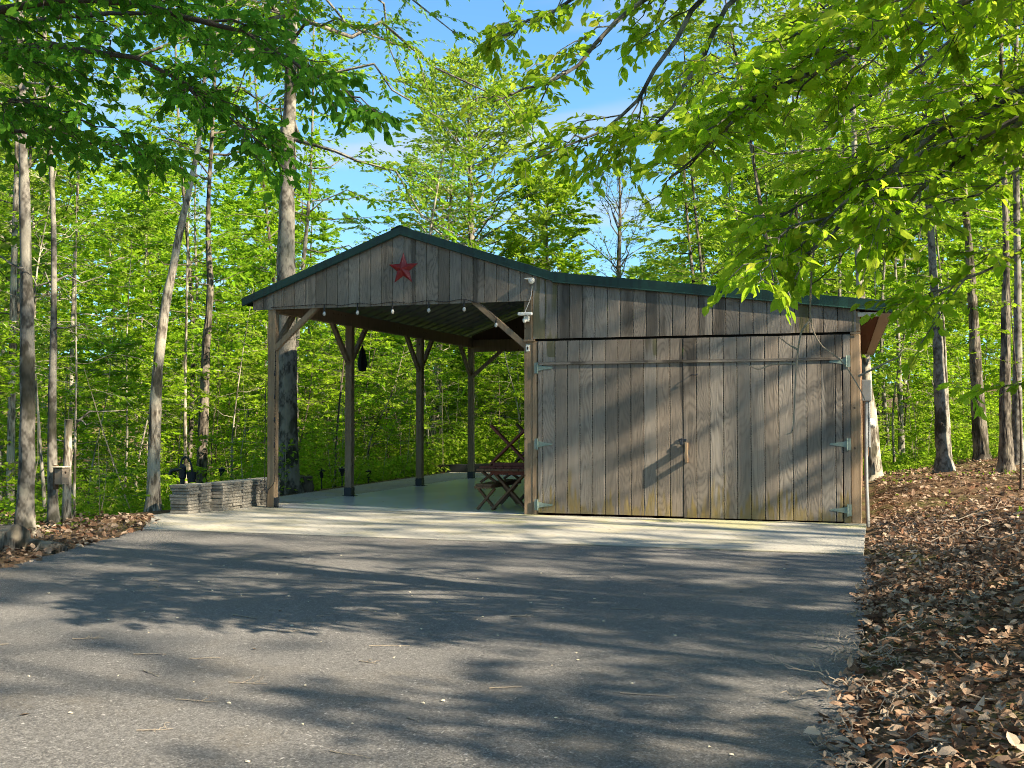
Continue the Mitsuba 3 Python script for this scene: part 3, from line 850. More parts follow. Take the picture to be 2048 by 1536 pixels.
def sprays(r, paths, n2, len2, n3, leafL, pal, t0=0.25, droop=0.25, aspect=0.55, flat=0.6, fine=False, tumble=0.75):
    """Side twigs along the branch paths (n, k, 3) with leaves on them: (twig paths, leaf mesh)."""
    n, k = paths.shape[:2]
    t = np.sort(t0 + (1 - t0) * r.random((n, n2)), 1)
    i = np.minimum((t * (k - 1)).astype(int), k - 2)
    fr = (t * (k - 1) - i)[..., None]
    row = np.arange(n)[:, None]
    p0, p1 = paths[row, i], paths[row, i + 1]
    base = (p0 * (1 - fr) + p1 * fr).reshape(-1, 3)
    tan = unit(p1 - p0).reshape(-1, 3)
    tt = t.reshape(-1)
    side = np.where(np.arange(n * n2) % 2 == 0, 1.0, -1.0)
    up = unit(np.array([0, 0, 1.0]) + r.normal(0, 0.25, (n * n2, 3)))
    d = rotate_about(tan, up, side * r.uniform(0.6, 1.25, n * n2))
    d[:, 2] = d[:, 2] * (1 - flat) + r.normal(0, 0.16, n * n2)
    d = unit(d)
    Ls = len2 * (1.15 - 0.75 * tt) * r.uniform(0.6, 1.3, n * n2)
    tip = base + d * Ls[:, None]
    tip[:, 2] -= droop * Ls * 0.5
    midp = base + d * Ls[:, None] * 0.55
    midp[:, 2] -= droop * Ls * 0.08
    twigs = np.stack([base, midp, tip], 1)
    m = len(base)
    s = np.tile((np.arange(n3) + 0.6) / n3, (m, 1)) + r.normal(0, 0.3 / n3, (m, n3))
    s = np.clip(s, 0.04, 1.03)[..., None]
    q = (base[:, None] * (1 - s) ** 2 + 2 * s * (1 - s) * (2 * midp - 0.5 * (base + tip))[:, None] + s ** 2 * tip[:, None]).reshape(-1, 3)
    dd = np.repeat(d, n3, 0)
    alt = np.where(np.arange(len(q)) % 2 == 0, 1.0, -1.0)
    ld = rotate_about(dd, np.tile([0, 0, 1.0], (len(q), 1)), alt * r.uniform(0.3, 1.2, len(q)))
    ld[:, 2] -= droop * r.uniform(0.3, 2.2, len(q))
    nn = unit(np.array([0, 0, 1.0]) + r.normal(0, tumble, (len(q), 3)) + ld * droop)
    L = leafL * r.uniform(0.5, 1.3, len(q))
    C = palette(r, pal, len(q)) * np.repeat(r.normal(1, 0.16, (m, 1)), n3, 0)
    C = np.clip(C, 0.004, 0.7)
    q = q + r.normal(0, 0.12 * leafL, q.shape)
    W = L * aspect * r.uniform(0.8, 1.15, len(q))
    if fine:
        return twigs, leaves6(q, ld, nn, L, W, C, r.uniform(0.05, 0.35, len(q)))
    return twigs, leaves2(q, ld, nn, L, W, C)


def trunk_mesh(pts, r0, r1, r, sides=10, k=22, flare=0.7):
    path = spline(pts, k)
    t = np.linspace(0, 1, k)
    zz = path[:, 2] - path[0, 2]
    rad = (r0 * (1 - t) + r1 * t) * (1 + flare * np.exp(-zz / 0.25)) * r.normal(1, 0.03, k)
    v, f = tube(path, rad, sides)
    nz = meshkit.fbm(v * np.array([7, 7, 2.5]), 3, seed=int(r.integers(99)))
    c = np.repeat(path, sides, 0)
    return path, (c + (v - c) * (0.80 + 0.42 * nz)[:, None], f)


def make_tree(key, pts, r0, H, crown, seed, bark='bark_grey', pal='fresh', n1=30, n2=10, n3=11, leafL=0.15, droop=0.25, elev=(0.15, 0.9), sector=None, bare=0, twig_mesh=True, sides=10, taper=0.35, len2=0.38):
    """Trunk along pts (extended to height H), branches between crown=(z0, z1), reaching crown[2] metres, twigs and leaves. Parts: trunk, crown."""
    r = np.random.default_rng(seed)
    pts = [np.array(p, float) for p in pts]
    if len(pts) == 1:
        x, y, z = pts[0]
        pts = [pts[0], pts[0] + [r.normal(0, .12), r.normal(0, .12), H * 0.3], pts[0] + [r.normal(0, .3), r.normal(0, .3), H * 0.65]]
    if pts[-1][2] - pts[0][2] < H * 0.97:
        d = (pts[-1] - pts[-2]) / max(pts[-1][2] - pts[-2][2], 0.1)
        top = pts[-1] + np.array([d[0] * 0.6, d[1] * 0.6, 1]) * (H + pts[0][2] - pts[-1][2]) + np.array([r.normal(0, .2), r.normal(0, .2), 0])
        pts.append(top)
    pts[0] = pts[0] - [0, 0, 0.15]
    path, tm_ = trunk_mesh(pts, r0, r0 * taper * 0.5, r, sides=sides)
    z0, z1, R = crown
    f = np.sort(r.random(n1)) ** 0.9
    zb = z0 + (z1 - z0) * f + path[0, 2]
    bx_ = np.interp(zb, path[:, 2], path[:, 0])
    by_ = np.interp(zb, path[:, 2], path[:, 1])
    az = np.arange(n1) * 2.39996 + r.normal(0, 0.4, n1)
    if sector:
        az = sector[0] + sector[1] * r.uniform(-1, 1, n1)
    el = elev[0] + (elev[1] - elev[0]) * f + r.normal(0, 0.12, n1)
    Lb = R * (0.35 + 0.65 * np.sin(np.pi * np.clip(0.25 + 0.72 * f, 0, 1))) * r.uniform(0.65, 1.15, n1)
    d0 = np.stack([np.cos(az) * np.cos(el), np.sin(az) * np.cos(el), np.sin(el)], -1)
    t = np.linspace(0, 1, 6)[None, :, None]
    base = np.stack([bx_, by_, zb], -1)
    paths = base[:, None] + d0[:, None] * Lb[:, None, None] * t
    paths[..., 2] += (-droop * Lb[:, None] * t[..., 0] ** 2) + 0.0
    paths[:, 1:] += r.normal(0, 0.045, (n1, 5, 3)) * Lb[:, None, None]
    rb = r0 * 0.24 * np.clip(Lb / R, .3, 1)[:, None] * (1 - 0.86 * t[..., 0])
    rb = np.maximum(rb, 0.004)
    tw, (lv, lf, lc) = sprays(r, paths, n2, R * len2, n3, leafL, pal, droop=droop)
    wood = [tm_, tubes(paths, rb, 4, cap=False)]
    if twig_mesh:
        wood.append(tubes(tw, np.tile([0.006, 0.005, 0.003], (len(tw), 1)), 3, cap=False))
    if bare:
        az = r.uniform(0, 6.28, bare)
        zb = path[0, 2] + r.uniform(1.2, z0, bare)
        b = np.stack([np.interp(zb, path[:, 2], path[:, 0]), np.interp(zb, path[:, 2], path[:, 1]), zb], -1)
        d = np.stack([np.cos(az), np.sin(az), r.uniform(-.2, .5, bare)], -1) * r.uniform(.4, 1.6, (bare, 1))
        pp = b[:, None] + d[:, None] * np.linspace(0, 1, 5)[None, :, None]
        pp[:, 1:] += r.normal(0, .06, (bare, 4, 3))
        wood.append(tubes(pp, np.tile(np.linspace(.018, .004, 5), (bare, 1)), 4, cap=False))
    part(key, 'trunk', join(wood), bark, smooth=True)
    part(key, 'crown', (lv, lf), 'leaf', color=lc)


# trees one can point to: (label, trunk points, radius, height, crown (from, to, reach), options)
near = [
    ('straight grey trunk nearest the left edge of the photo', [(-8.38, -4.43, -0.17), (-8.32, -4.47, 1.78), (-8.33, -4.56, 4.39), (-8.37, -4.65, 6.87)], 0.124, 17, (7.5, 16, 3.2), dict(bark='bark_grey', bare=5, n1=26)),
    ('slim grey trunk that carries the nest box', [(-8.69, -3.47, -0.22), (-8.70, -3.53, 1.43), (-8.66, -3.57, 3.11), (-8.69, -3.67, 5.82)], 0.08, 14, (7, 13, 2.4), dict(bark='bark_grey', bare=4, n1=22)),
    ('thin crooked sapling trunk between the two grey left trunks', [(-9.84, -2.27, -0.4), (-9.88, -2.3, 0.38), (-9.94, -2.35, 1.34), (-10.0, -2.44, 3.42)], 0.036, 6, (3.2, 5.8, 1.6), dict(bark='bark_pale', n1=14, n2=7, n3=8, leafL=0.10)),
    ('thin pale trunk just right of the broken snag', [(-9.09, -2.55, -0.27), (-9.06, -2.58, 1.03), (-9.03, -2.61, 2.2), (-9.02, -2.66, 3.68)], 0.024, 5.2, (2.4, 5.0, 1.4), dict(bark='bark_pale', n1=14, n2=6, n3=8, leafL=0.09, bare=3)),
    ('crooked trunk with flaking pale bark at the left end of the apron', [(-8.66, -1.15, -0.11), (-8.62, -1.17, 1.0), (-8.57, -1.2, 2.16), (-8.43, -1.19, 3.33), (-8.30, -1.17, 3.99), (-8.18, -1.15, 4.65), (-8.03, -1.13, 5.28), (-7.88, -1.1, 6.07), (-7.80, -1.1, 6.82)], 0.108, 14.5, (8.5, 14, 2.6), dict(bark='bark_pale', n1=24)),
    ('forked grey trunk with vines behind the paver stacks', [(-12.65, 6.28, -0.9), (-12.55, 6.26, 1.73), (-12.49, 6.23, 3.17), (-12.38, 6.22, 4.61), (-12.41, 6.15, 6.29), (-12.29, 6.12, 8.57)], 0.135, 17, (6.5, 16, 3.0), dict(bark='bark_rough', n1=30, bare=6)),
    ('thin pale trunk left of the forked vine-hung trunk', [(-14.72, 8.77, -1.0), (-14.73, 8.7, 2.02), (-14.66, 8.63, 4.69), (-14.58, 8.58, 7.08)], 0.053, 11, (4, 10.5, 2.2), dict(bark='bark_pale', n1=22)),
    ('big smooth grey beech trunk rising behind the front left carport post', [(-8.91, 3.81, -0.1), (-8.90, 3.75, 1.91), (-8.90, 3.68, 4.0), (-8.87, 3.62, 6.09), (-8.83, 3.58, 7.65), (-8.76, 3.57, 8.91)], 0.24, 22, (7.2, 21, 5.4), dict(bark='bark_grey', n1=52, n2=13, n3=18, leafL=0.125, len2=0.28, droop=0.5, elev=(-0.05, 0.8), pal='fresh', taper=0.75, sides=16)),
    ('leaning pale trunk seen through the carport left of the third post', [(-13.58, 19.65, -0.8), (-13.31, 19.69, 1.48), (-13.05, 19.74, 2.55), (-12.81, 19.76, 4.15), (-12.63, 19.77, 5.75)], 0.142, 12, (5.5, 11.5, 3.0), dict(bark='bark_pale', bare=6)),
    ('thick pale trunk seen through the carport right of the third post', [(-12.92, 21.97, -0.9), (-12.85, 21.92, 2.23), (-12.71, 21.9, 4.09), (-12.58, 21.88, 5.96)], 0.205, 12, (5.5, 11.5, 3.2), dict(bark='bark_pale', bare=7)),
    ('pale trunk just behind the right corner of the shed', [(2.73, 13.38, -0.1), (2.67, 13.3, 1.24), (2.57, 13.23, 2.53), (2.46, 13.12, 4.59), (2.36, 13.01, 7.17)], 0.22, 19, (6, 18, 4.0), dict(bark='bark_pale', n1=32, pal='bright')),
    ('tall grey trunk with a thin companion on the right behind the bank', [(4.34, 11.77, 0.3), (4.26, 11.68, 2.22), (4.21, 11.61, 3.78), (4.11, 11.52, 5.58), (3.96, 11.36, 9.18)], 0.168, 20, (6.5, 19, 3.6), dict(bark='bark_grey', n1=32, pal='bright', bare=4)),
    ('thin trunk standing close against the tall grey trunk on the right', [(4.60, 13.96, 0.35), (4.54, 13.88, 2.02), (4.50, 13.83, 3.31), (4.40, 13.73, 5.37)], 0.058, 9, (4.5, 8.7, 2.0), dict(bark='bark_pale', n1=18, pal='bright')),
    ('dark rough trunk right of the tall grey trunk beyond the bank', [(5.41, 14.22, 0.35), (5.29, 14.13, 2.02), (5.22, 14.04, 3.95), (5.12, 13.94, 5.88), (4.98, 13.79, 9.1)], 0.193, 21, (6.5, 20, 3.6), dict(bark='bark_rough', n1=32, pal='bright')),
    ('left one of the twin trunks at the right edge of the photo', [(5.54, 10.05, 0.4), (5.53, 10.0, 1.95), (5.57, 9.94, 4.17), (5.57, 9.87, 6.39)], 0.15, 19, (7, 18, 3.4), dict(bark='bark_rough', n1=30, pal='bright')),
    ('right one of the twin trunks at the right edge of the photo', [(5.89, 11.21, 0.4), (5.90, 11.17, 1.97), (5.94, 11.11, 4.28), (5.95, 10.92, 10.05)], 0.142, 19, (7, 18, 3.4), dict(bark='bark_grey', n1=30, pal='fresh')),
    ('thin far trunk right of the shed corner', [(3.56, 20.99, 0.1), (3.55, 20.95, 1.34), (3.50, 20.85, 3.74), (3.44, 20.76, 5.97)], 0.112, 16, (4, 15.5, 3.2), dict(bark='bark_grey', n1=30, pal='bright')),
    ('thin dark young trunk at the right frame edge on top of the bank', [(5.24, 4.69, 0.3), (5.24, 4.65, 1.69), (5.16, 4.6, 2.57)], 0.024, 4.8, (2.2, 4.7, 1.4), dict(bark='twig_bark', n1=12, n2=6, n3=6, leafL=0.10, pal='bright')),
    ('broad rounded tree of fresh leaves rising behind the gable', [(-12.84, 25.92, -0.5), (-12.86, 25.85, 8.43), (-12.91, 25.79, 11.9)], 0.20, 15.9, (5.0, 15.6, 5.0), dict(bark='bark_grey', n1=84, n2=14, n3=15, leafL=0.23, pal='yellow', elev=(0.2, 1.0), droop=0.05)),
    ('lower bushy bright green tree between the broad tree and the half-bare tree', [(-9.95, 26.7, -0.4), (-9.95, 26.7, 5), (-9.9, 26.7, 8)], 0.14, 11.4, (3.0, 11.2, 3.0), dict(bark='bark_grey', n1=60, n2=11, n3=15, leafL=0.24, pal='bright', elev=(0.1, 0.9), droop=0.05)),
    ('sparse half-bare tree right of the broad rounded tree', [(-7.22, 27.78, -0.2), (-7.15, 27.7, 7.2), (-7.07, 27.66, 10.0)], 0.13, 12.6, (4.5, 12.4, 3.0), dict(bark='bark_rough', n1=40, n2=11, n3=4, leafL=0.12, pal='olive', elev=(0.5, 1.2), droop=0.0)),
]
for n, (lab, pts, r0, H, crown, opt) in enumerate(near):
    t = thing('beech_tree' if 'beech' in lab else 'tree', lab, 'tree')
    make_tree(t, pts, r0, H, crown, 100 + n, **opt)
t = thing('tree_snag', 'short broken-off pale dead trunk right of the nest box', 'dead tree')
r = np.random.default_rng(5)
_, sn = trunk_mesh([np.array(p) for p in [(-8.86, -3.0, -0.4), (-8.84, -3.02, 0.67), (-8.81, -3.04, 1.51)]], 0.066, 0.058, r, k=14)
scene[t] = mikit.ply(sn, 'bark_pale', smooth=True)

# woods: trees scattered over the ground around the clearing
r = np.random.default_rng(21)


def scatter(n, x0, x1, y0, y1, dmin, ok, taken):
    out = []
    for _ in range(n * 60):
        p = np.array([r.uniform(x0, x1), r.uniform(y0, y1)])
        if ok(*p) and all((p[0] - q[0]) ** 2 + (p[1] - q[1]) ** 2 > dmin ** 2 for q in taken):
            taken.append(p)
            out.append(p)
            if len(out) == n:
                break
    return out


lane = lambda x, y: -0.50 * (y + 17.2) + 2.8 < x < -0.17 * (y + 17.2) + 2.8      # low regrowth behind the shed
taken = [np.array(p[1][0][:2]) for p in near]
left_wood = scatter(46, -46, -10.5, 0, 46, 2.3, lambda x, y: x < -0.53 * (y + 17.2) + 2.8 and x > -1.15 * (y + 17.2) + 2.8, taken)
right_wood = scatter(40, -8, 24, 14.5, 56, 2.3, lambda x, y: x > -0.16 * (y + 17.2) + 2.8 and x < 0.16 * (y + 17.2) + 2.8, taken)
back_wood = scatter(46, -36, 0, 18, 66, 2.2, lane, taken)
MARKS = [(-200, 'left of the straight grey trunk'), (45, 'between the straight grey trunk and the nest-box trunk'), (108, 'between the nest-box trunk and crooked pale trunk'), (312, 'between the crooked pale trunk and forked trunk'),
         (410, 'between the forked trunk and front carport post'), (543, 'between the first and second carport posts'), (698, 'between the second and third carport posts'), (838, 'between the third and last carport posts'),
         (940, 'between the last carport post and shed wall'), (1055, 'behind the left door side of the shed'), (1365, 'behind the right door side of the shed'), (1725, 'between the shed corner and tall grey trunk'),
         (1880, 'between the tall grey trunk and dark rough trunk'), (1955, 'right of the dark rough trunk')]


def beside(x, y):
    """Between which landmarks something at (x, y) stands when seen from the driveway."""
    u = 1024 + 2250 * math.tan(math.atan2(x - EYE[0], y - EYE[1]) - YAW)
    return [w for m, w in MARKS if u >= m][-1] if u >= -200 else MARKS[0][1]


BARK = {'bark_grey': 'grey-barked', 'bark_pale': 'pale-barked', 'bark_rough': 'dark-barked'}
TONE = {'fresh': 'mid-green', 'bright': 'bright green', 'yellow': 'yellow-green', 'olive': 'olive green'}
for nm, pts, grp, cat in ((0, left_wood, 'trees of the woods left of the shed', 'in the woods left of the shed'),
                          (1, right_wood, 'trees of the woods right of the shed', 'in the woods beyond the right bank'),
                          (2, back_wood, 'low trees behind the shed', 'in the low regrowth behind the shed')):
    for k, (x, y) in enumerate(pts):
        far = math.hypot(x - 2.8, y + 17.2)
        bk = ('bark_grey', 'bark_pale', 'bark_rough')[k % 3]
        pl = ('fresh', 'bright', 'fresh', 'yellow', 'olive', 'bright')[(k * 7 + nm) % 6]
        t = thing('forest_tree', f"{'near' if far < 38 else 'far' if far > 50 else 'middle-distance'} {BARK[bk]} tree with {TONE[pl]} leaves {beside(x, y)}", 'tree', grp)
        z = float(ground_z(x, y))
        if nm == 2:
            H = max(4.0, (0.15 * far + 1.5 - z) * r.uniform(0.62, 1.0))
            R = r.uniform(2.0, 3.0)
            cr = (0.8, H * 0.96, R)
        else:
            H = r.uniform(13, 20)
            R = r.uniform(2.2, 3.4)
            cr = (r.uniform(2.0, 6.0), H * 0.96, R)
        make_tree(t, [(x, y, z)], r.uniform(0.05, 0.11), H, cr, 300 + 100 * nm + k, bark=bk, pal=pl,
                  n1=32, n2=9, n3=11 if nm < 2 else 13, leafL=0.20 if far < 45 else 0.27, elev=(0.05, 0.85), droop=0.2, twig_mesh=False, sides=7)

# young beeches with flat tiers of leaves under the tall trees
sap = scatter(58, -24, -9.6, -2.5, 26, 1.25, lambda x, y: x < left_edge(y) - 1.3 and x > -1.1 * (y + 17.2) + 2.8, taken)
sap2 = scatter(70, -17, 16, 14.6, 36, 1.25, lambda x, y: x < 0.13 * (y + 17.2) + 2.8 and (x < -1 or y > 15), taken)
for nm, pts, lab, grp in ((0, sap, 'left of the carport', 'young trees left of the carport'), (1, sap2, 'beyond the shed', 'young trees beyond the shed')):
    for k, (x, y) in enumerate(pts):
        pl = ('bright', 'fresh', 'yellow', 'bright')[k % 4]
        t = thing('young_tree', f"{'near' if y < 8 + 14 * nm else 'farther'} young tree with {TONE[pl]} leaves {beside(x, y)}", 'tree', grp)
        z = float(ground_z(x, y))
        H = r.uniform(3.0, 6.5) - z * 0.6
        make_tree(t, [(x, y, z)], r.uniform(0.018, 0.04), H, (0.5, H * 0.95, r.uniform(1.2, 2.2)), 700 + 60 * nm + k, bark='bark_pale' if k % 2 else 'twig_bark', pal=pl,
                  n1=26, n2=9, n3=10, leafL=0.125, elev=(0.0, 0.5), droop=0.12, sides=6)

# shrubs, vines and weeds on the forest floor
r = np.random.default_rng(33)
n = 15000
cx = np.concatenate([r.uniform(-30, -8.2, n), r.uniform(-24, 14, n)])
cy = np.concatenate([r.uniform(-4.5, 30, n), r.uniform(13.4, 44, n)])
keep = ((cx < left_edge(np.minimum(cy, 13)) - np.interp(cy, [-5, -2, 0], [2.2, 1.0, 0.25])) | (cy > 13.6)) & (cx < 0.18 * (cy + 17.2) + 2.8) & (cx > -1.05 * (cy + 17.2) + 2.8)
keep &= ~((cx > 2.0) & (cy < 15.5 - 0.3 * (cx - 2)))
keep &= ~((cx > -10.6) & (cx < -8.2) & (cy > -0.4) & (cy < 1.9))
cx, cy = cx[keep], cy[keep]
hh = meshkit.fbm(np.stack([cx * 0.35, cy * 0.35, 0 * cx], -1), 3, seed=2)
m = 13
q = np.stack([np.repeat(cx, m), np.repeat(cy, m), np.zeros(len(cx) * m)], -1)
hgt = np.repeat(np.clip(0.25 + 2.6 * (hh - 0.32), 0.15, 1.7), m)
hgt = np.where(np.repeat(cx > -8.0, m) & (q[:, 1] < 17), hgt * 0.8, hgt)
q[:, :2] += r.normal(0, 0.20, (len(q), 2))
up_ = r.random(len(q)) ** 0.8
q[:, 2] = ground_z(q[:, 0], q[:, 1]) + 0.03 + hgt * up_
D = unit(r.normal(0, 1, (len(q), 3)) * [1, 1, 0.45])
N = unit(np.array([0, 0, 1.0]) + r.normal(0, 0.45, (len(q), 3)))
C = palette(r, 'fresh', len(q))
C2 = palette(r, 'yellow', len(q))
pick = r.random(len(q)) < 0.35
C[pick] = C2[pick]
L = r.uniform(0.07, 0.15, len(q))
v, f, c = leaves2(q, D, N, L, L * 0.6, C)
k = put('undergrowth', (v, f), 'leaf', color=c)
labels[k] = {'label': 'dense sunlit green undergrowth of shrubs and weeds on the forest floor', 'category': 'undergrowth', 'kind': 'stuff'}
# thin dead stems standing in it
ns = 900
i = r.integers(0, len(cx), ns)
b = np.stack([cx[i], cy[i], ground_z(cx[i], cy[i])], -1)
tp = b + np.stack([r.normal(0, .35, ns), r.normal(0, .35, ns), r.uniform(.8, 3.2, ns)], -1)
md = (b + tp) / 2 + r.normal(0, .08, (ns, 3))
k = put('brush_stems', tubes(np.stack([b, md, tp], 1), np.tile([0.009, 0.007, 0.003], (ns, 1)) * r.uniform(.6, 1.6, (ns, 1)), 3, cap=False), 'pale_twig')
labels[k] = {'label': 'thin pale stems standing among the green undergrowth', 'category': 'stems', 'kind': 'stuff'}

# woods too far to tell the trees apart
n = 60000
ang = r.uniform(-1.0, 0.35, n)
dist = r.uniform(62, 95, n)
q = np.stack([2.8 + dist * np.sin(ang), -17.2 + dist * np.cos(ang), 0 * ang], -1)
gzq = ground_z(q[:, 0], q[:, 1])
top = 7.5 + 5 * meshkit.fbm(np.stack([ang * 14, dist * 0.05, 0 * ang], -1), 3, seed=9) + 9 * ((ang < -0.62) | (ang > -0.12))
q[:, 2] = gzq + top * r.random(n) ** 0.85
D = unit(r.normal(0, 1, (n, 3)))
N = unit(np.array([0, 0, 0.8]) + r.normal(0, 0.6, (n, 3)))
C = palette(r, 'fresh', n)
L = r.uniform(0.35, 0.7, n)
v, f, c = leaves2(q, D, N, L, L * 0.6, C)
k = put('distant_woods', (v, f), 'leaf', color=c)
labels[k] = {'label': 'far-off mass of green woods closing the view behind all trees', 'category': 'woods', 'kind': 'stuff'}

# tall trees up the bank on the right, outside the photo: they shade the driveway
shade = [  # x, y, height, crown from, reach, branches
    (15.5, -4.4, 23, 13.0, 4.3, 100), (20.5, -5.6, 26, 15.5, 4.4, 100), (24.5, -5.9, 28, 18.5, 4.2, 80), (11, -2.4, 9.5, 5.5, 1.8, 12), (13, 3.6, 9, 4.0, 2.4, 14), (19, 5.0, 12, 5, 3.0, 18), (22, -2.5, 16, 9, 3.2, 16),
    (13, -8.2, 8.6, 3.4, 2.5, 24), (14.8, -10.6, 8.0, 3.4, 2.4, 22), (17, -8.6, 11.2, 4.6, 2.9, 28), (11.5, -6.6, 7.5, 3.5, 1.9, 14), (18.5, -11.4, 10.3, 4.6, 2.7, 22), (21, -7.4, 15, 8, 3.2, 26),
    (13.2, -12.0, 7.0, 3.0, 2.4, 20), (16, -13.4, 8.8, 3.4, 2.5, 20), (9.8, -13.4, 5.0, 1.4, 2.0, 20), (11.6, -12.3, 5.8, 2.2, 2.0, 20), (14.2, -14.2, 7.6, 3.2, 2.4, 20), (11.2, -9.6, 5.4, 1.8, 1.9, 16),
    (18, -16.4, 10.0, 4.6, 2.4, 10), (21, -13.0, 21, 13.4, 3.8, 64), (22.5, -16.8, 20, 13.5, 3.2, 22), (23.5, -10.4, 22, 14, 3.4, 40), (25, -14.8, 28, 20.5, 4.4, 56), (31, -16.2, 31, 23.5, 4.4, 50)]
for k, (x, y, H, z0, R, n1) in enumerate(shade):
    t = thing('shade_tree', 'tall leafy tree up the bank right of the driveway outside the photo', 'tree', 'trees up the right bank that shade the driveway')
    make_tree(t, [(x, y, float(ground_z(x, y)))], 0.13, H, (z0, H * 0.96, R), 950 + k, bark='bark_rough', pal='fresh', n1=int(n1 * 1.15), n2=5 if H > 14 else 8, n3=26 if H > 14 else 15, leafL=0.17 if H > 14 else 0.115, len2=0.24, twig_mesh=False, sides=8)
# the woods go on behind the photographer and to the left
for k, (x, y) in enumerate([(-4, -25), (1, -27.5), (6, -25.5), (11.5, -23), (-9, -21.5), (-12.5, -16.5), (-15, -10.5), (-18, -15), (-6, -31), (4, -33), (14, -29), (-13, -26)]):
    t = thing('shade_tree', 'leafy tree of the woods that close in behind the photographer', 'tree', 'trees behind the photographer')
    rr = np.random.default_rng(980 + k)
    H = rr.uniform(15, 20)
    make_tree(t, [(x, y, float(ground_z(x, y)))], 0.16, H, (2.5, H * 0.96, rr.uniform(3.2, 4.2)), 1000 + k, bark='bark_rough', pal='fresh', n1=36, n2=9, n3=8, leafL=0.24, twig_mesh=False, sides=8)

# ------------------------------------------------------------------ the two overhanging trees close to the camera


def overhang(key, trunk, r0, limbs, seed, pal, bark, leafL, n2, len2, n3, droop, twiglets=3):
    r = np.random.default_rng(seed)
    path, tm_ = trunk_mesh([np.array(p, float) for p in trunk], r0, r0 * 0.4, r, sides=14, k=24)
    wood, lv, lf, lc, at = [tm_], [], [], [], 0
    for pts, rad, dens in limbs:
        p = spline(pts, 22)
        p[1:-1] += r.normal(0, 0.018, (20, 3))
        wood.append(tubes(p[None], np.linspace(rad, 0.006, 22)[None], 7, cap=False))
        m = max(4, int(n2 * dens))
        tw, _ = sprays(r, p[None], m, len2, 1, leafL, pal, t0=0.3, droop=droop)
        # side branches as bent paths, then leafy twiglets on them
        a, b, c = tw[:, 0], tw[:, 1], tw[:, 2]
        t = np.linspace(0, 1, 6)[None, :, None]
        sub = a[:, None] * (1 - t) ** 2 + 2 * t * (1 - t) * (2 * b - 0.5 * (a + c))[:, None] + t ** 2 * c[:, None]
        sub[:, 1:] += r.normal(0, 0.02, (m, 5, 3))
        wood.append(tubes(sub, np.linspace(0.0075, 0.003, 6)[None].repeat(m, 0), 4, cap=False))
        tw2, (v, f, cc) = sprays(r, sub, twiglets, len2 * 0.42, n3, leafL, pal, t0=0.15, droop=droop, fine=True, aspect=0.60, flat=0.55)
        wood.append(tubes(tw2, np.tile([0.0032, 0.0028, 0.002], (len(tw2), 1)), 3, cap=False))
        lv.append(v)
        lf.append(f + at)
        lc.append(cc)
        at += len(v)
    part(key, 'trunk', join(wood), bark, smooth=True)
    part(key, 'foliage', (np.vstack(lv), np.vstack(lf)), 'leaf', color=np.vstack(lc))


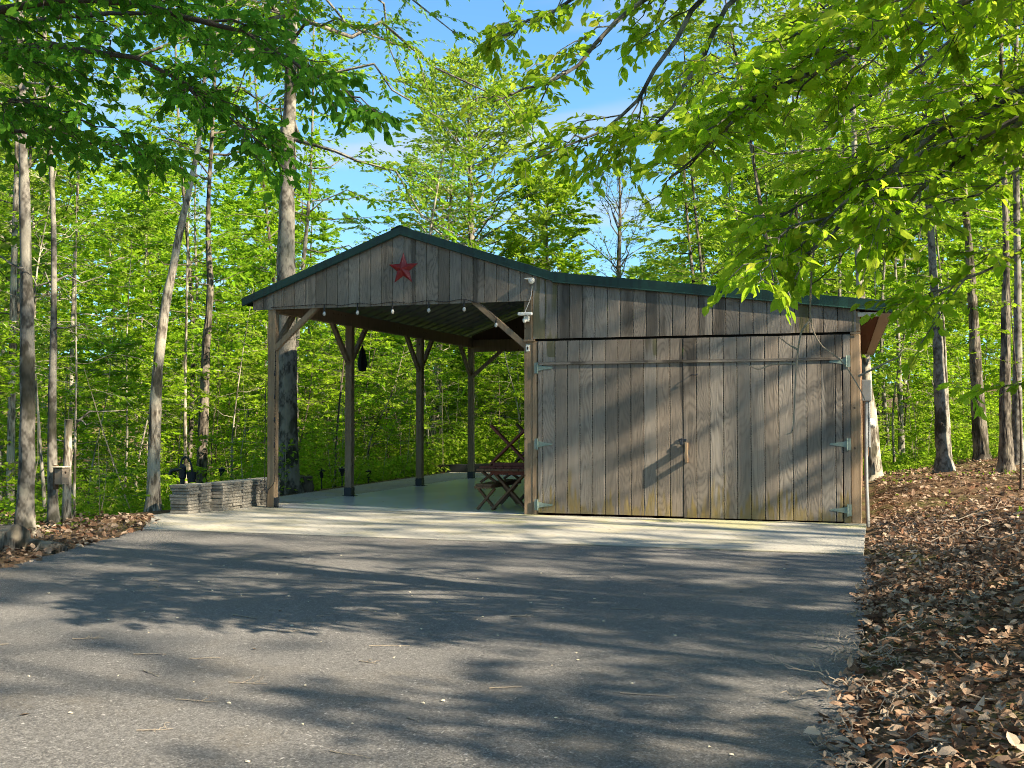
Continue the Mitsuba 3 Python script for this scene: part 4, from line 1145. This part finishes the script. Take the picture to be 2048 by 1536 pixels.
rt = thing('tree', 'near tree whose bright sunlit leaves hang in from the upper right', 'tree')
TR = [(7.4, -9.2, 0.8), (7.3, -9.2, 4), (7.1, -9.1, 8), (7.2, -9.0, 12.5)]
limbs = [
    ([(7.3, -9.2, 3.0), (5.4, -9.6, 3.7), (3.6, -9.8, 3.5), (2.2, -10.0, 2.75)], 0.05, 1.1),
    ([(7.3, -9.2, 3.6), (5.0, -9.9, 4.3), (3.2, -10.2, 3.9), (1.75, -10.3, 3.25)], 0.05, 1.2),
    ([(7.3, -9.2, 4.2), (5.2, -9.3, 4.9), (3.4, -9.4, 4.6), (1.9, -9.5, 3.9)], 0.05, 1.2),
    ([(7.2, -9.1, 2.4), (5.6, -9.4, 2.9), (4.2, -9.5, 2.75), (3.15, -9.6, 2.3)], 0.03, 0.35),
    ([(7.2, -9.1, 2.6), (6.0, -8.6, 3.4), (4.6, -8.2, 3.6), (3.4, -7.9, 3.2)], 0.04, 0.5),
    ([(7.2, -9.1, 4.8), (5.6, -8.4, 5.3), (4.2, -7.9, 4.9), (2.4, -7.6, 3.9)], 0.05, 0.8),
    ([(7.2, -9.1, 5.2), (5.4, -8.6, 5.9), (3.6, -8.2, 5.3), (2.0, -8.2, 4.5)], 0.05, 0.7),
    ([(7.2, -9.1, 3.2), (6.2, -9.8, 3.6), (5.0, -10.3, 3.3), (3.9, -10.6, 2.6)], 0.03, 0.35),
    ([(7.2, -9.1, 3.9), (5.8, -10.2, 4.4), (4.3, -10.8, 4.2), (2.9, -11.0, 3.7)], 0.04, 0.9),
    ([(7.2, -9.1, 1.9), (5.8, -9.0, 2.2), (4.7, -9.0, 2.1), (3.75, -9.1, 1.75)], 0.025, 0.35),
    ([(7.2, -9.1, 3.3), (5.2, -9.8, 3.5), (3.4, -10.1, 3.2), (2.2, -10.3, 2.55)], 0.035, 0.8),
    ([(7.2, -9.1, 3.6), (5.0, -9.4, 3.8), (3.6, -9.7, 3.3), (2.75, -10.0, 2.6)], 0.035, 0.55),
    ([(7.2, -9.1, 4.6), (4.8, -10.0, 4.7), (2.9, -10.2, 4.0), (1.6, -10.3, 3.0)], 0.035, 0.9),
    ([(7.2, -9.1, 3.4), (5.0, -9.9, 3.7), (3.2, -10.2, 3.2), (2.35, -10.3, 2.35)], 0.03, 0.45),
    # arching limbs across the top of the photo
    ([(7.1, -9.1, 6.4), (4.6, -8.3, 7.0), (2.0, -7.8, 5.6), (0.98, -7.88, 5.05), (0.33, -8.07, 4.42), (-0.25, -8.23, 4.2)], 0.05, 0.55),
    ([(7.1, -9.1, 5.8), (4.4, -8.3, 6.4), (2.3, -7.8, 5.8), (1.42, -7.75, 5.05), (0.81, -7.9, 4.08), (0.1, -8.1, 3.72)], 0.05, 0.6),
    ([(7.1, -9.1, 5.5), (4.4, -8.1, 6.0), (2.4, -7.7, 5.6), (1.7, -7.64, 5.05), (1.21, -7.77, 4.2), (0.7, -7.9, 3.75)], 0.05, 0.6),
    ([(7.1, -9.1, 7.0), (4.0, -7.6, 7.5), (1.2, -7.2, 6.2), (0.3, -7.3, 5.4), (-0.5, -7.4, 5.05)], 0.05, 0.5),
]
overhang(rt, TR, 0.24, limbs, 41, 'sunlit_lime', 'bark_grey', 0.09, 29, 0.95, 10, 0.30, twiglets=4)  # leaf colour lightened to read as sunlit
tw = []
for pts in ([(2.36, -9.9, 2.95), (2.45, -9.92, 2.74), (2.43, -9.92, 2.45), (2.42, -9.92, 2.14), (2.48, -9.92, 1.98), (2.6, -9.9, 1.88), (2.7, -9.9, 1.72), (2.74, -9.9, 1.63)],
            [(2.42, -9.92, 2.14), (2.36, -9.95, 2.04), (2.33, -9.95, 1.80), (2.31, -9.95, 1.47), (2.27, -9.95, 1.42)], [(2.33, -9.95, 1.86), (2.2, -9.98, 1.86), (2.1, -10.0, 1.83), (2.02, -10.0, 1.88)],
            [(2.34, -9.95, 1.95), (2.28, -9.9, 1.99), (2.22, -9.9, 2.04)], [(2.7, -9.9, 1.78), (2.86, -9.9, 1.86), (2.95, -9.9, 1.9)]):
    tw.append(tube(spline(pts, 18), np.linspace(0.0075, 0.003, 18), 5))
part(rt, 'dead_twig', join(tw), 'pale_twig')

lt = thing('tree', 'near tree whose dark shaded leaves hang in from the upper left', 'tree')
TL = [(-7.6, -9.6, -0.3), (-7.6, -9.5, 3), (-7.5, -9.4, 7), (-7.6, -9.5, 11)]
limbs = [
    ([(-7.6, -9.5, 3.6), (-6.0, -9.4, 4.4), (-4.4, -9.3, 4.75), (-3.0, -9.1, 4.5), (-2.1, -8.9, 3.85)], 0.06, 1.2),
    ([(-7.5, -9.5, 4.2), (-5.6, -9.1, 5.1), (-3.6, -8.9, 5.2), (-2.2, -8.7, 4.75), (-1.35, -8.6, 4.2)], 0.055, 1.2),
    ([(-7.5, -9.5, 4.6), (-5.4, -9.3, 5.5), (-3.6, -9.2, 5.6), (-1.7, -9.0, 5.1)], 0.05, 1.0),
    ([(-7.6, -9.5, 3.1), (-6.2, -9.3, 4.0), (-4.8, -9.2, 4.4), (-3.7, -9.1, 4.1)], 0.05, 0.9),
    ([(-7.5, -9.5, 4.3), (-6.0, -8.4, 5.2), (-4.2, -7.7, 5.6), (-2.6, -7.3, 5.3)], 0.05, 1.0),
    ([(-7.6, -9.5, 3.3), (-6.4, -8.6, 4.1), (-5.2, -8.0, 4.4), (-4.0, -7.6, 4.15)], 0.045, 0.8),
    ([(-7.5, -9.5, 5.0), (-5.6, -9.8, 5.7), (-3.6, -9.9, 5.5), (-2.4, -9.8, 5.2)], 0.05, 0.8),
]
overhang(lt, TL, 0.20, limbs, 43, 'shaded_deep', 'twig_bark', 0.10, 26, 1.0, 8, 0.4, twiglets=5)  # leaf colour darkened to read as shaded

# ------------------------------------------------------------------ dead leaves and fallen twigs
r = np.random.default_rng(55)


def litter(n, x0, x1, y0, y1, ok, size, hmax, dens=None):
    x, y = r.uniform(x0, x1, n), r.uniform(y0, y1, n)
    k = ok(x, y)
    x, y = x[k], y[k]
    n = len(x)
    z = np.maximum(ground_z(x, y), -0.012) + 0.008 + hmax * r.random(n) ** 2
    P = np.stack([x, y, z], -1)
    D = unit(np.stack([r.normal(0, 1, n), r.normal(0, 1, n), r.normal(0.08, 0.22, n)], -1))
    N = unit(np.array([0, 0, 1.0]) + r.normal(0, 0.42, (n, 3)))
    L = size * np.where(r.random(n) < 0.3, r.uniform(0.25, 0.5, n), r.uniform(0.55, 1.45, n))
    pal_ = np.array([(0.16, 0.10, 0.066), (0.29, 0.20, 0.14), (0.42, 0.33, 0.25), (0.09, 0.053, 0.037), (0.20, 0.112, 0.07), (0.35, 0.265, 0.195), (0.26, 0.18, 0.13)])
    C = pal_[r.integers(0, len(pal_), n)] * r.normal(1, 0.15, (n, 1))
    return leaves6(P, D, N, L, L * r.uniform(0.26, 0.78, n), np.clip(C, 0.01, 0.7), r.uniform(-0.25, 0.5, n))


def jag(y):
    return 2.67 + 0.16 * meshkit.noise(np.stack([y * 1.3, 0 * y, 0 * y], -1), seed=1) - 0.14 * np.clip((-y - 8.5) / 3, 0, 1) 


ms = [litter(30000, 2.3, 7.0, -13.2, -6.0, lambda x, y: (x > jag(y) - 0.15 * r.random(len(x)) ** 3), 0.064, 0.06),
      litter(22000, 2.6, 9.0, -6.0, 1.5, lambda x, y: (x > jag(y)), 0.07, 0.05),
      litter(11000, 2.7, 13.0, 1.5, 15.5, lambda x, y: x > 2.75, 0.095, 0.04),
      litter(7000, -10.6, -5.3, -9.5, -2.2, lambda x, y: (x < left_edge(y) + 0.12 * r.random(len(x)) ** 2), 0.085, 0.05)]
v = np.vstack([m[0] for m in ms])
f = np.vstack([m[1] + o for m, o in zip(ms, np.cumsum([0] + [len(m[0]) for m in ms]))])
k = put('leaf_litter', (v, f), 'dead_leaf', color=np.vstack([m[2] for m in ms]))
labels[k] = {'label': 'brown dead leaves covering the bank and the driveway edges', 'category': 'leaf litter', 'kind': 'stuff'}
# weeds on the bank
n = 5000
x, y = r.uniform(2.9, 12, n), r.uniform(-8, 15, n)
kp = meshkit.fbm(np.stack([x * 0.8, y * 0.6, 0 * x], -1), 3, seed=12) > 0.60
x, y = x[kp], y[kp]
q = np.stack([x, y, ground_z(x, y) + r.uniform(0.02, 0.14, len(x))], -1)
L = r.uniform(0.04, 0.09, len(q))
v, f, c = leaves2(q, unit(r.normal(0, 1, q.shape) + [0, 0, .5]), unit(np.array([0, 0, 1.0]) + r.normal(0, .5, q.shape)), L, L * .5, palette(r, 'fresh', len(q)))
k = put('bank_weeds', (v, f), 'leaf', color=c)
labels[k] = {'label': 'small green weeds sprouting through the dead leaves on the bank', 'category': 'weeds', 'kind': 'stuff'}


def fallen(x, y, ang, L, rad, lab, grp, mat='pale_twig', lift=0.02, fork=True):
    t = thing('fallen_twig', lab, 'twig', grp)
    s = np.linspace(0, 1, 9)
    px = x + np.cos(ang) * L * s + np.cumsum(r.normal(0, 0.013 * L, 9))
    py = y + np.sin(ang) * L * s + np.cumsum(r.normal(0, 0.013 * L, 9))
    pz = np.maximum(ground_z(px, py), -0.012) + rad + lift * (0.5 + r.random(9))
    p = np.stack([px, py, pz], -1)
    ms = [tube(p, np.linspace(rad, rad * 0.45, 9), 5)]
    if fork:
        for i in (3, 5):
            a2 = ang + r.choice([-1, 1]) * r.uniform(0.5, 1.0)
            l2 = L * r.uniform(0.2, 0.4)
            q = p[i] + np.stack([np.cos(a2) * l2 * s, np.sin(a2) * l2 * s, l2 * r.uniform(0, 0.5) * s], -1) + r.normal(0, 0.008, (9, 3)) * s[:, None]
            ms.append(tube(q, np.linspace(rad * 0.6, rad * 0.3, 9), 5))
    scene[t] = mikit.ply(join(ms), mat)


for k in range(34):
    fallen(r.uniform(2.5, 3.0), r.uniform(-12.3, -9.2), r.uniform(0, 6.28), r.uniform(0.2, 0.5), r.uniform(0.003, 0.006), 'bare pale twig lying in the dead leaves along the right driveway edge', 'twigs along the right driveway edge', lift=0.05)
for k in range(14):
    fallen(r.uniform(3.2, 6.0), r.uniform(-10, 1), r.uniform(-0.3, 0.9), r.uniform(0.5, 1.5), r.uniform(0.006, 0.012), 'bare branch lying on the dead leaves of the right bank', 'branches on the right bank', lift=0.07)
for k in range(26):
    fallen(r.uniform(-4.2, -0.2) if k < 20 else r.uniform(0, 2), r.uniform(-12.6, -8.0), r.uniform(-0.6, 0.6), r.uniform(0.10, 0.30), r.uniform(0.0025, 0.0045), 'small thin twig lying on the dark asphalt', 'twigs on the asphalt', lift=0.002, fork=k % 3 == 0)
ON = ('asphalt', 'carport floor', 'concrete apron')
for k in range(36):
    x, y = (r.uniform(-4.5, 2.2), r.uniform(-12.6, -4.5)) if k < 18 else (r.uniform(-6.5, -3.2), r.uniform(0.3, 6)) if k < 27 else (r.uniform(-6.0, 2.4), r.uniform(-3.7, -0.3))
    t = thing('fallen_leaf', 'single dead leaf lying on the ' + ON[(k >= 18) + (k >= 27)], 'leaf', 'single leaves on the ' + ON[(k >= 18) + (k >= 27)])
    v, f, c = leaves6(np.array([[x, y, (-0.004 if k < 18 else 0.008)]]), unit(r.normal(0, 1, (1, 3)) * [1, 1, 0.1]), np.array([[0, 0.1, 1.0]]), np.array([r.uniform(0.03, 0.06)]), np.array([0.025]), np.array([[0.22, 0.16, 0.11]]) * r.uniform(.4, 1.3), np.array([-0.08]))
    scene[t] = mikit.ply((v, f), 'dead_leaf', color=c)

n = 90
x, y = r.uniform(-4.5, 2.4, n), r.uniform(-12.9, -5, n)
gm = []
for a, b in zip(x, y):
    g = trimesh.creation.icosphere(subdivisions=0, radius=1.0)
    w = r.uniform(0.004, 0.010)
    gm.append((np.array(g.vertices) * w * [1.3, 1.0, 0.6] * r.uniform(0.8, 1.2, (1, 3)) + [a, b, -0.012 + w * 0.5], np.array(g.faces)))
k = put('grit', join(gm), 'cream_paint')
labels[k] = {'label': 'small pale pebbles and grit scattered over the asphalt', 'category': 'grit', 'kind': 'stuff'}
